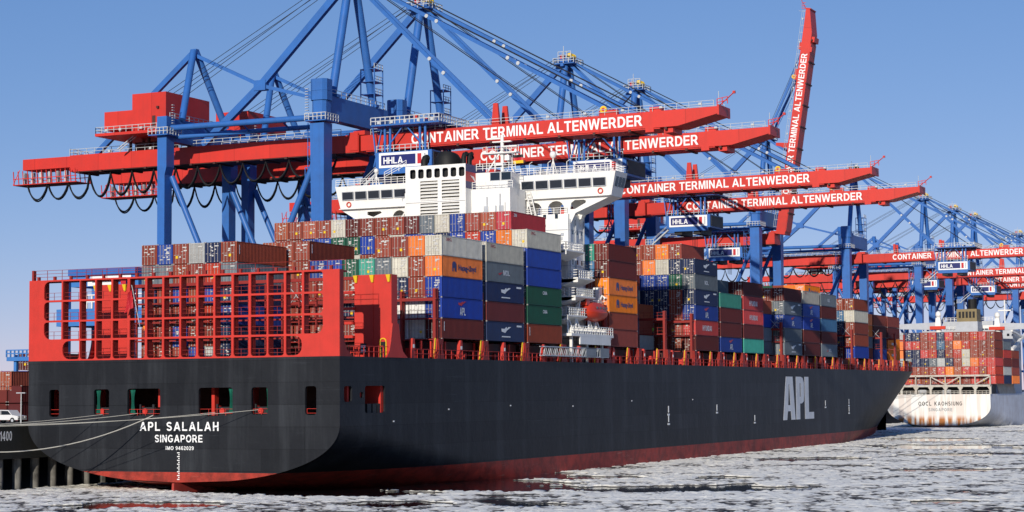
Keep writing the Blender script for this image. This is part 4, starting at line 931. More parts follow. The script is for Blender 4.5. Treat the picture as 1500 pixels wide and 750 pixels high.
    p = MB(); p.box(68.5, 85.2, -23.0, -19.55, 20.2, 20.6); p.box(71.8, 84.0, -23.0, -22.8, 19.0, 20.19); p.rail([(68.6, -22.9, 20.6), (85.1, -22.9, 20.6)], 1.15, .055, .9, bars=3)
    for x in (70, 76, 82): p.box(x, x + .35, -22.4, -22.0, DZ, 20.2)
    for x0 in (69.5, 72.5, 77.5, 80.5): p.beam((x0, -22, 20.6), (x0 + 1.6, -21.2, 24.5), .25, .25); p.beam((x0 + 2.2, -22, 20.6), (x0 + 1.0, -21.4, 23.5), .2, .2)
    for i in range(8): p.path([(70 + i * 1.8, -22.3, 20.6), (70.4 + i * 1.8, -22.3, 21.4)], .35, 8)
    p.build('boat_deck', WHITE, ship)
    for x in (76.6, 84.0):
        dv = MB(); dv.path([(x - .8, -20.2, 20.6), (x - .5, -20.6, 25.0), (x, -21.6, 26.9), (x + .1, -22.1, 26.4)], .22, 8); dv.path([(x - 3.2, -21.6, 22), (x - .4, -21.2, 26.2)], .16, 6)
        dv.build('davit', WHITE, ship)
    dv = MB(); dv.box(83.2, 84.6, -21.4, -20.4, 23.0, 28.2); dv.box(83.3, 84.5, -20.39, -19.6, 20.6, 24); dv.build('davit_winch', WHITE, ship)
    lb = empty('lifeboat', (80.4, -21.6, 22.8), 'orange red enclosed lifeboat hanging in white davits beside the white house', 'lifeboat')
    N = 14; hb = MB(); rows = []
    for i in range(N + 1):
        u = i / N * 2 - 1; wd = 1.55 * max(.02, 1 - abs(u) ** 2.6) ** .5; kz = .9 * abs(u) ** 2.2
        sec = [(0, 22.75 + kz), (.55 * wd, 22.95 + kz), (.92 * wd, 23.5 + kz * .6), (1.0 * wd, 24.15 + .15 * abs(u)), (.86 * wd, 24.35), (.80 * wd, 25.1 - .55 * abs(u) ** 3), (.45 * wd, 25.75 - .9 * abs(u) ** 3), (0, 25.9 - 1.0 * abs(u) ** 3)]
        full = sec + [(-a, b) for a, b in sec[-2:0:-1]]
        rows.append([(80.4 + u * 4.4, -21.6 + a, b - .15) for a, b in full])
    K = len(rows[0])
    for r in rows: hb.v += r
    for i in range(N):
        for j in range(K): hb.f.append((i * K + j, i * K + (j + 1) % K, (i + 1) * K + (j + 1) % K, (i + 1) * K + j)); hb.mi.append(0)
    hb.f.append(tuple(range(K))); hb.mi.append(0); hb.f.append(tuple(N * K + j for j in range(K))); hb.mi.append(0)
    hb.build('boat_hull', ORNG, lb, (80.4, -21.6, 22.8), smooth=True)
    cb = MB(); cb.box(76.3, 77.6, -22.2, -21.0, 25.1, 26.3); cb.build('steering_turret', ORNG, lb, (80.4, -21.6, 22.8))
    ww = MB()
    for x in (78.6, 79.9, 81.2, 82.5): ww.box(x, x + .6, -22.92, -22.86, 24.6, 24.95)
    ww.box(76.26, 76.3, -22.0, -21.2, 25.6, 26.05); ww.build('window', GLASS, lb, (80.4, -21.6, 22.8))
    gr = MB(); gr.path([(77.6, -22.0, 25.6), (79, -22.3, 25.9), (83, -22.3, 25.7)], .05, 5); gr.build('grab_rail', WHITE, lb, (80.4, -21.6, 22.8))
    gw = empty('gangway', (57.4, -23.1, 17.1), 'grey lattice gangway stowed along the deck edge below the white house', 'gangway')
    g = MB(); X0, X1 = 57.4, 82.0
    for y in (-23.4, -22.75):
        for z in (17.1, 18.4): g.beam((X0, y, z), (X1, y, z), .12, .14)
        for i in range(25): x = X0 + i; g.beam((x, y, 17.1), (x + (1 if i % 2 else .5), y, 18.4), .07, .08)
    g.build('truss', LGREY, gw, (57.4, -23.1, 17.1)); g = MB(); g.box(X0, X1, -23.35, -22.8, 17.02, 17.1); g.box(73, 77, -23.46, -22.7, 17.11, 18.45); g.box(78.5, 82.2, -23.47, -22.7, 17.12, 18.46); g.build('tread', GREY, gw, (57.4, -23.1, 17.1))
house()

# ------------------------------------------------------------------ gantry cranes
OFF = (0, 26.5, QZ)
CACHE = {}
def part(name, key, fn, mats, par, smooth=False, loc=None, off=OFF):
    if key not in CACHE:
        mb = MB(); fn(mb); CACHE[key] = mb.mesh(name, mats, off, smooth)
    return link(name, CACHE[key], par, loc)
YW, YL = 26.5, 58.0
HY, HZ = 23.2, 55.4                     # boom hinge
def crane(x0, label, trolley_y, raised=False, detail=True, gap=20.0):
    c = empty('gantry_crane', (x0, YW, QZ), label, 'crane', 'gantry cranes along the quay')
    P = lambda name, key, fn, mats, sm=False, par=None, loc=None, off=OFF: part(name, key, fn, mats, par or c, sm, loc, off)
    X0, X1 = 0.0, gap
    for k, X in enumerate((X0, X1)):
        def wl(mb, X=X):
            mb.taper((X - 1.2, X + 1.2, YW - 1.0, YW + .85), QZ + 1.6, (X - 1.35, X + 1.35, YW - 1.25, YW + 1.45), 56.8)
            mb.box(X - 1.9, X + 1.9, YW - 1.3, YW + 1.3, QZ + .35, QZ + 1.6)
            for dx in (-1.3, 0, 1.3): mb.path([(X + dx, YW - .3, QZ + .4), (X + dx, YW + .3, QZ + .4)], .4, 10)
        P('leg', 'wl%d' % k + str(gap), wl, BLUE)
        def ll(mb, X=X):
            mb.taper((X - 1.1, X + 1.1, YL - .72, YL + .72), QZ + 1.6, (X - 1.1, X + 1.1, YL - .75, YL + .75), 49.8); mb.taper((X - 1.1, X + 1.1, YL - .75, YL + .75), 49.8, (X - 1.15, X + 1.15, YL - 1.15, YL + .75), 51.2); mb.box(X - 1.15, X + 1.15, YL - 1.15, YL + .75, 51.2, 56.5)
            mb.box(X - 1.2, X + 1.2, YL - 1.2, YL + .8, 56.5, 60.0); mb.box(X - 1.8, X + 1.8, YL - 1.3, YL + 1.3, QZ + .35, QZ + 1.6)
            for dx in (-1.2, 0, 1.2): mb.path([(X + dx, YL - .3, QZ + .4), (X + dx, YL + .3, QZ + .4)], .4, 10)
        P('leg', 'll%d' % k + str(gap), ll, BLUE)
        def br(mb, X=X):
            mb.tube((X + (.9 if X == 0 else -.9), YL - .9, 49.6), (X + (.9 if X == 0 else -.9), 43.2, 20), .52, 12)
            mb.tube((X + (.9 if X == 0 else -.9), YW + 1.2, 52.2), (X + (.9 if X == 0 else -.9), 42.6, 20), .52, 12)
            mb.tube((X + (.9 if X == 0 else -.9), YL, 19.5), (X + (.9 if X == 0 else -.9), YW, 19.5), .5, 12)
        P('brace', 'br%d' % k + str(gap), br, BLUE, True)
        def tie(mb, X=X):
            mb.tube((X, YL - 1.4, 58.0), (X, YW + 1.3, 57.9), .52, 12); mb.tube((X + (1.6 if X == 0 else -1.6), YL - 1.4, 56.6), (X + (4 if X == 0 else -4), YW + 3, 57.0), .42, 12)
            for f in (.25, .5, .75): y = YL + (YW - YL) * f; mb.beam((X, y, 57.9), (X + (2.4 if X == 0 else -2.4), y, 56.8), .22, .22)
        P('tie_tube', 'tie%d' % k + str(gap), tie, BLUE, True)
    def tower(mb):
        X = 0; ch = .55; w = 1.35
        o = [(-w + ch, -1.45), (w - ch, -1.45), (w, -1.45 + ch), (w, 1.45 - ch), (w - ch, 1.45), (-w + ch, 1.45), (-w, 1.45 - ch), (-w, -1.45 + ch)]
        for z0, z1, k in ((57.0, 60.6, .93), (60.6, 62.2, 1.08), (62.2, 64.2, 1.08)):
            n = len(mb.v); mb.v += [(x * k, YW + y * k, z0) for x, y in o] + [(x * k, YW + y * k, z1 - .03) for x, y in o]
            for i in range(8): mb.f.append((n + i, n + (i + 1) % 8, n + 8 + (i + 1) % 8, n + 8 + i)); mb.mi.append(0)
            mb.f.append(tuple(n + 8 + i for i in range(8))); mb.mi.append(0)
    P('leg_tower', 'tower', tower, BLUE)
    def beam2(mb): mb.box(1.3, gap - 1.2, YL - .9, YL + .7, 55.8, 59.9)
    P('cross_beam', 'cb2' + str(gap), beam2, BLUE)
    def beam(mb):
        mb.box(1.36, gap + 1.2, YW - 1.0, YW + 1.0, 57.6, 61.6)
        for x in (3.5, 17): mb.box(x - .5, x + .5, YW - 1.3, YW + 1.3, 61.6, 62.1)
    P('cross_beam', 'cb' + str(gap), beam, BLUE)
    ax, ay, az = 10.3, 26.5, 83.0
    def aframe(mb):
        mb.path([(3.4, YW, 61.6), (ax - .9, ay, az)], .72, 14); mb.path([(gap - 2.2, YW, 61.6), (ax + .9, ay, az)], .72, 14)
        mb.box(ax - 1.7, ax + 1.7, ay - 1.6, ay + 1.6, az - .3, az + .5); mb.beam((ax - 3.0, ay, az - 1.0), (ax + 3.0, ay, az - 1.0), .7, .6)
        mb.box(ax - 2.6, ax + 2.6, ay - 2.6, ay + 2.2, az - .75, az - .55)
    P('a_frame', 'af' + str(gap), aframe, BLUE, True)
    def head(mb):
        mb.rail([(ax - 2.6, ay - 2.6, az - .55), (ax + 2.6, ay - 2.6, az - .55), (ax + 2.6, ay + 2.2, az - .55), (ax - 2.6, ay + 2.2, az - .55), (ax - 2.6, ay - 2.6, az - .55)], 1.1, .07, 1.2)
        for x in (-.9, 0, .9): mb.path([(ax + x, ay - .9, az + 1.1), (ax + x + .35, ay - .9, az + 1.1)], .75, 14, 1)
        mb.rail([(ax - 1.5, ay - 1.5, az + .5), (ax - 1.5, ay + 1.5, az + .5)], 1.6, .07, .9); mb.box(ax - 1.2, ax - .5, ay + .3, ay + 1.2, az + .5, az + 1.5, 2); mb.path([(ax - 2, ay, az + .5), (ax - 2, ay, az + 3.2)], .07, 5)
    P('mast_head', 'head', head, [GALV, YEL, SIGNRED])
    def pyr(mb):
        a = (ax, 58.9, 73.2); mb.path([(3, 56.5, 59.8), (ax - .4, 58.9, 73.2)], .62, 12); mb.path([(gap - 3.2, 56.5, 59.8), (ax + .4, 58.9, 73.2)], .62, 12)
        mb.beam((ax, 58.9, 73.2), (ax, 80.5, 55.9), .75, .95); mb.box(ax - .5, ax + .5, 58.3, 59.5, 72.6, 73.6)
    P('rear_pyramid', 'pyr' + str(gap), pyr, BLUE, True)
    def back(mb):
        j = (ax, 44.9, 66.0); mb.beam((ax, ay + .8, az - .2), j, .95, 1.25); mb.beam(j, (ax, 57.0, 56.2), .95, 1.25)
        mb.beam(j, (ax, 58.9, 72.6), .55, .6); mb.beam(j, (ax, YW + 1, 61.2), .55, .6); mb.box(ax - .6, ax + .6, 43.7, 46.1, 65.1, 66.9)
    P('backstay', 'back', back, BLUE)
    gy0, gy1 = 8.0 - .8, 12.6
    def gird(mb):
        mb.box(gy0, gy1, HY + .3, 84, 52.6, 55.6); mb.box(gy0 + .3, gy1 - .3, 84, 95, 53.5, 55.5)
        for y in np.arange(28, 84, 4.9): mb.box(gy0 - .25, gy1 + .25, y - .25, y + .25, 52.25, 52.6, 1)
        mb.box(gy0 + .1, gy1 - .1, HY + 1, 83.5, 52.45, 52.59, 1)
        mb.box(gy0 - .12, gy0 - .01, HY + .4, HY + 2.0, 52.9, 56.0, 0); mb.box(gy0 + .5, gy1 - .5, HY - .6, HY + 1.6, 55.6, 56.3, 0)
    P('girder', 'gird', gird, [RED, HATCH])
    def grail(mb):
        mb.rail([(gy0 + .1, 84, 55.6), (gy0 + .1, 27, 55.6)], 1.1, .05, 1.8); mb.rail([(gy1 - .1, 84, 55.6), (gy1 - .1, 27, 55.6)], 1.1, .05, 1.8); mb.rail([(gy0, 84, 55.6), (gy1, 84, 55.6)], 1.2, .06, 1)
        for y in np.arange(30, 84, 9): mb.box(gy0 - .05, gy0 + .35, y, y + .5, 55.7, 56.1)
    P('girder_rail', 'grail', grail, GALV)
    def tray(mb):
        z0, z1 = 50.7, 53.4
        for x in (gy0 - .8, gy1 - 2):
            for z in (z0, z0 + 1.1): mb.beam((x, 81.8, z), (x, 96.3, z), .13, .13)
            for i in range(14): y = 82 + i * 1.08; mb.beam((x, y, z0), (x, y + .25, z1 - .2), .13, .13)
        mb.box(gy0 - .8, gy1 - 2, 81.8, 96.3, z0 - .1, z0)
        mb.beam((gy0 - .8, 96.3, z0), (gy0 - .2, 95.3, 53.5), .14, .14)
        for i in range(6): mb.box(gy0 - .3, gy0 + .4, 84.5 + i * 1.9, 85.0 + i * 1.9, z0 + .2, 52.9, 1)
    P('cable_tray', 'tray', tray, [RED, GALV])
    def fest(mb):
        pts = []; y = 93.5
        while y > 29:
            dep = 3.0 + (.8 + .9 * math.sin(y * 1.3) if y < 82 else 0)
            for i in range(10):
                t = i / 10; pts.append((gy0 - .25, y - 4.7 * t, 52.0 - dep * (1 - (2 * t - 1) ** 2) ** .8 - (1.2 if y > 84 else 0)))
            y -= 4.7
        pts.append((gy0 - .25, y, 52.0)); mb.path(pts, .15, 6); mb.path([(p[0] + .5, p[1] + .2, p[2] - .16 - .1 * math.sin(p[1] * .7)) for p in pts], .15, 6)
    P('festoon_cable', 'fest', fest, RUBBER, True)
    def mh(mb):
        mb.box(3.1, 16.6, 60.0, 67.2, 58.4, 65.1); mb.box(3.2, 13, 67.21, 73.3, 59.0, 62.3); mb.box(2.2, 17, 59.5, 74.6, 57.9, 58.39)
        for y in (61, 64, 67, 71): 
            for x in (7.9, 11.8): mb.box(x - .2, x + .2, y - .2, y + .2, 55.6, 57.9, 1)
        mb.box(3.06, 3.1, 62.2, 62.9, 59.0, 61.0, 1); mb.box(2.7, 3.1, 61.4, 61.8, 62.2, 62.6, 1); mb.box(8.5, 11.5, 66, 70.5, 55.65, 57.3, 1)
    mho = P('machinery_house', 'mh', mh, [RED, HATCH])
    def mhr(mb):
        mb.rail([(2.3, 60, 58.4), (2.3, 74.5, 58.4), (13, 74.5, 58.4)], 1.1, .055, 1.3)
        for y in (69, 72, 64.5): mb.box(2.25, 2.6, y, y + .5, 58.7, 59.1)
        for s in (-.4, .4): mb.beam((5 + s, 71.5, 55.7), (5 + s, 67.5, 58.2), .12, .15)
    P('house_rail', 'mhr', mhr, GALV, par=mho)
    def plat(mb):
        for y, z in ((YW, 57.0),):
            mb.box(-2.1, 2.1, y - 2.0, y + 2.0, z, z + .18, 1); mb.rail([(-2.1, y + 2, z + .18), (-2.1, y - 2, z + .18), (2.1, y - 2, z + .18)], 1.15, .07, .8)
        for z in np.arange(57.5, 62.5, .45): mb.box(-1.9, -1.5, YW + 1.5, YW + 2.1, z, z + .09)
    P('access_platform', 'plat' + str(gap), plat, [GALV, BLUE])
    def plat2(mb):
        y, z = YL, 56.6; mb.box(-2.1, 2.1, y - 2.0, y + 2.0, z, z + .18, 1); mb.rail([(-2.1, y + 2, z + .18), (-2.1, y - 2, z + .18), (2.1, y - 2, z + .18)], 1.15, .07, .8)
        for z in np.arange(57.0, 62.2, .45): mb.box(-.2, .3, YL - 1.8, YL - 1.5, z, z + .09)
    P('access_platform', 'plat2' + str(gap), plat2, [GALV, BLUE])
    def brail(mb): mb.rail([(1.5, YW - 1, 61.6), (gap, YW - 1, 61.6)], 1.1, .055, 1.6)
    P('beam_rail', 'brail' + str(gap), brail, GALV)
    def brail2(mb): mb.rail([(1.5, YL + 0, 59.9), (gap - 1, YL, 59.9)], 1.1, .055, 1.4)
    P('beam_rail', 'brail2' + str(gap), brail2, GALV)
    def stairs(mb):
        for x in (gap - 4.6, gap - 1.6):
            for y in (YW - 1.5, YW + 1.2): mb.beam((x, y, 61.6), (x, y, 68.2), .16, .16, 1)
        for z in (63.8, 66, 68.2):
            mb.box(gap - 4.7, gap - 1.5, YW - 1.6, YW + 1.3, z, z + .1, 1); mb.rail([(gap - 4.6, YW - 1.5, z), (gap - 1.6, YW - 1.5, z)], 1.0, .06, .8)
    P('stair_tower', 'stairs' + str(gap), stairs, [GALV, BLUE])
    def lad(mb):
        for x in (3.4, 5.2):
            for y in (29.4, 31.2): mb.beam((x, y, 47.5), (x, y, 57.6), .12, .12)
        for i in range(5): z = 47.6 + i * 2; mb.beam((3.4, 29.4, z), (3.4, 31.2, z + 2), .07, .07); mb.beam((3.4, 31.2, z), (3.4, 29.4, z), .07, .07)
        mb.box(3.2, 5.6, 27.8, 31.6, 47.4, 47.6); mb.rail([(3.2, 27.8, 47.6), (3.2, 31.6, 47.6)], 2.4, .07, .6)
    P('cabin_lift', 'lad', lad, BLUE)
    # boom with its own origin at the hinge
    BO = (0, HY, HZ)
    def boomf(mb):
        t = HY; L = 63.6
        f = [(t - .1, 52.75), (t - 57, 52.75), (t - L, 54.2), (t - L, 55.35), (t - .1, 55.35)]
        mb.plate(f, [], gy1 - gy0, lambda u, v, d: (gy0 + d, u, v), 0)
        for y in np.arange(t - 55, t - 2, 6.1): mb.box(gy0 - .05, gy1 + .05, y - .2, y + .2, 52.3, 52.74, 1)
        mb.box(gy0 + .15, gy1 - .15, t - 54, t - 1, 52.55, 52.745, 0); mb.box(gy0 - .03, gy0 + .6, t - 53, t - 51.6, 52.1, 52.9, 0); mb.box(gy0 + .6, gy1 - .6, t - 56, t - 54.5, 51.9, 52.74, 0)
    bm = P('boom', 'boom', boomf, [RED, HATCH], par=c, loc=(0, HY - YW, HZ - QZ), off=BO)
    bm.rotation_euler = (R(-81.0) if raised else R(-.55), 0, 0)
    put_text('CONTAINER TERMINAL ALTENWERDER', 1.72, bm, (gy0 - .012, 13.4 - HY, 53.2 - HZ), FACE_AFT, WPAINT, .05, width=41.3)
    def bgear(mb):
        t = HY
        mb.rail([(gy0 + .1, t - 2, 55.35), (gy0 + .1, t - 63, 55.35)], 1.0, .042, 2.0, mi=0); mb.rail([(gy1 - .1, t - 2, 55.35), (gy1 - .1, t - 63, 55.35)], 1.0, .042, 2.0, mi=0)
        for y in np.arange(t - 61, t - 4, 6.5): mb.box(gy0, gy0 + .35, y, y + .5, 55.75, 56.1, 0)
        for x in (gy0 + .9, gy1 - .9): mb.taper((x - .35, x + .35, -2.6, -1.2), 55.35, (x - .2, x + .2, -2.3, -1.5), 59.0, 1); mb.box(x - .3, x + .3, 12.6, 13.3, 55.35, 58.3, 1)
        mb.box(gy0 + .4, gy0 + 1.6, -31, -29, 55.35, 56.1, 1)
        for x in (gy0 + .2, gy0 + .75): mb.path([(x, -21.2, 56.35), (x + .3, -21.2, 56.35)], .6, 16, 2); mb.path([(x - .02, -21.2, 56.35), (x + .32, -21.2, 56.35)], .3, 10, 1)
        mb.box(gy0 + .3, gy0 + 1.0, -23.6, -20.4, 55.35, 56.2, 1)
        mb.box(gy0 - .1, gy1, t - 63.9, t - 63.6, 54.0, 55.6, 1); mb.rail([(gy0, t - 63.6, 55.35), (gy0, t - 65.3, 55.6)], 1.1, .06, .6, mi=1); mb.beam((gy0 + 1, t - 63.6, 55.5), (gy0, t - 66.4, 57.3), .12, .12, 1); mb.box(gy0 - .2, gy0 + .2, t - 66.6, t - 66.2, 57.1, 57.5, 1); mb.path([(gy0 + 2, t - 63.2, 55.4), (gy0 + 2, t - 63.2, 58.0)], .05, 5, 0)
    P('boom_gear', 'bgear', bgear, [GALV, RED, YEL], par=bm, off=BO)
    # stays
    if not raised:
        def stays(mb):
            top = (ax, ay - .8, az - .1)
            for x in (gy0 + .9, gy1 - .9):
                a, b = Vector((ax + (x - ax) * .35, ay - .9, az)), Vector((x, -22.0, 56.7)); mb.beam(a, b, .34, .62)
                for f in (.3, .34, .62, .66): p = a.lerp(b, f); mb.path([p + Vector((-.32, 0, 0)), p + Vector((.32, 0, 0))], .33, 10, 1)
            a, b = Vector((ax - .8, ay - .9, az - .6)), Vector((gy0 + .9, -1.2, 56.2)); mb.beam(a, b, .34, .62); a2, b2 = Vector((ax + .8, ay - .9, az - .6)), Vector((gy1 - .9, -1.2, 56.2)); mb.beam(a2, b2, .34, .62)
            for f in (.56, .66): p = a.lerp(b, f); mb.path([p + Vector((-.35, 0, 0)), p + Vector((.35, 0, 0))], .33, 10, 1)
        P('forestay', 'stays', stays, [BLUE, GALV])
        def ropes(mb):
            for x in (9.0, 9.5, 11.2): mb.path([(x, ay - .5, az + 1.2), (x, -24.0, 56.9)], .07, 5); mb.path([(x, ay - .5, az + .6), (x, -12, 56.5)], .055, 5)
            for x in (9.2, 11.0): mb.path([(x, ay + .5, az + 1.0), (x, 62, 65.1)], .055, 5); mb.path([(x, ay + .5, az + 1.6), (x, 66, 65.1)], .055, 5)
        P('hoist_rope', 'ropes', ropes, DARK)
    else:
        def stays(mb):
            for x in (gy0 + .9, gy1 - .9):
                mb.beam((x, ay - .9, az), (x, 17.0, 100.5), .34, .6); mb.beam((x, ay - .9, az - .5), (x, 20.6, 79), .34, .6)
                mb.beam((x, ay - 1.2, az + .6), (x, 15.6, 105), .16, .16); mb.beam((x, ay - 1.5, az + .2), (x, 16.5, 99), .16, .16)
        P('forestay', 'staysup', stays, BLUE)
        def ropes(mb):
            for x in (9.2, 11.0): mb.path([(x, ay - .5, az + 1.2), (x, 15.2, 107)], .06, 5); mb.path([(x, ay + .5, az + 1.0), (x, 62, 65.1)], .055, 5)
        P('hoist_rope', 'ropesup', ropes, DARK)
    # trolley
    if trolley_y is not None:
        TO = (9.9, 13.0, 55)
        def trol(mb):
            c0 = 13.0; a, b = gy0 - 1.9, gy1 + 1.9
            mb.box(a, b, c0 - 5.6, c0 + 5.0, 49.0, 52.0, 0); mb.box(a - .01, a + .4, c0 - 5.0, c0 + 4.4, 48.3, 48.99, 0)
            mb.box(a - 1.2, b + .6, c0 - 7.6, c0 + 5.2, 56.25, 56.5, 0)
            for x in (a + .1, b - .1):
                for y in (c0 - 4.4, c0 - 3.4, c0 + 2.2, c0 + 3.2): mb.beam((x, y, 52), (x, y, 56.3), .34, .34, 0)
                mb.beam((x, c0 - 4.4, 52.3), (x, c0 - 1, 56), .2, .2, 0); mb.beam((x, c0 + 3.2, 52.3), (x, c0, 56), .2, .2, 0)
            mb.box(gy0 + .4, gy1 - .4, c0 - 3, c0 + 3, 56.5, 57.6, 0)
            for y in (c0 - 3.2, c0 + 1.5): mb.box(a + .6, b - 1.2, y, y + 1.8, 47.6, 48.99, 1)
            mb.beam((a + .2, c0 + 4.8, 49.6), (a + .2, c0 + 5.6, 56.2), .2, .2, 0); mb.beam((a + .2, c0 + 5.4, 49.6), (a + .2, c0 + 3.8, 56.2), .2, .2, 0)
            mb.box(a + .5, b - .5, c0 - 5.75, c0 - 5.61, 49.4, 51.7, 1)
            for i in range(4): mb.path([(a + 1 + i, c0 - 1, 47.6), (a + 1 + i, c0 - 1, 44.5)], .06, 5, 1)
        tr = P('trolley', 'trol', trol, [BLUE, DARK], loc=(9.9, trolley_y - YW, 55 - QZ), off=TO)
        def trr(mb):
            c0 = 13.0; a, b = gy0 - 1.9, gy1 + 1.9
            mb.rail([(a - 1.2, c0 + 5.2, 56.5), (a - 1.2, c0 - 7.6, 56.5), (b + .6, c0 - 7.6, 56.5)], 1.2, .085, .9); mb.rail([(a, c0 - 5, 52.0), (a, c0 + 4.8, 52.0)], 1.1, .06, 1)
            for i in range(5): mb.box(a - 1.25, a - 1.0, c0 - 6.5 + i * 2.5, c0 - 6 + i * 2.5, 56.6, 57.1)
            for s in (-.35, .35):
                mb.beam((a + .4 + s, c0 + 4.6, 48.8), (a + .4 + s, c0 + 8.6, 45.6), .1, .25); mb.beam((a + .4 + s, c0 + 4.6, 49.9), (a + .4 + s, c0 + 8.6, 46.7), .07, .07)
            mb.box(a, a + 1.6, c0 + 8.2, c0 + 10.2, 45.4, 45.55); mb.rail([(a, c0 + 8.2, 45.55), (a, c0 + 10.2, 45.55), (a + 1.6, c0 + 10.2, 45.55)], 1.2, .06, .6)
        P('trolley_rail', 'trr', trr, GALV, par=tr, off=TO)
        def sgn(mb):
            c0 = 13.0; a = gy0 - 1.9
            mb.box(a - .06, a - .002, c0 - 4.9, c0 + 4.3, 49.35, 51.85, 0); mb.box(a - .075, a - .061, c0 - 2.6, c0 + 3.9, 49.75, 51.45, 1); mb.box(a - .075, a - .061, c0 - 3.7, c0 - 2.95, 49.75, 51.45, 2); mb.box(a - .075, a - .061, c0 - 4.5, c0 - 4.15, 49.75, 51.45, 3)
        sg = P('sign', 'sgn', sgn, [WPAINT, NAVY, SIGNRED, LGREY], par=tr, off=TO)
        put_text('HHLA', 1.1, sg, (gy0 - 1.9 - .082 - 9.9, 3.45, 50.0 - 55), FACE_AFT, WPAINT, .01, width=3.7, spacing=.85)
    return c
crane(79.0, 'red and blue gantry crane nearest the stern, its boom the highest of the lowered ones', 14.2)
crane(105.4, 'second gantry crane from the stern, boom passing just above the white bridge', -9.8)
crane(172.5, 'gantry crane whose lowered boom starts at the end of the bridge wing', 36.0)
crane(213.6, 'gantry crane with its signed trolley hanging just right of the bridge wing', 12.6)
crane(314.0, 'gantry crane with its red boom raised almost upright', 38.0, raised=True)
crane(408.4, 'gantry crane right of the raised boom, its lettered boom running out of frame', -6.0, gap=21)
crane(508.3, 'far gantry crane second beyond the raised boom', 26.0, gap=21)
crane(560.3, 'far gantry crane third beyond the raised boom, behind the white ship funnel', 15.0)
crane(599.0, 'far gantry crane fourth beyond the raised boom', 32.0)
crane(700.4, 'farthest gantry crane at the right edge of the photo', 14.0)

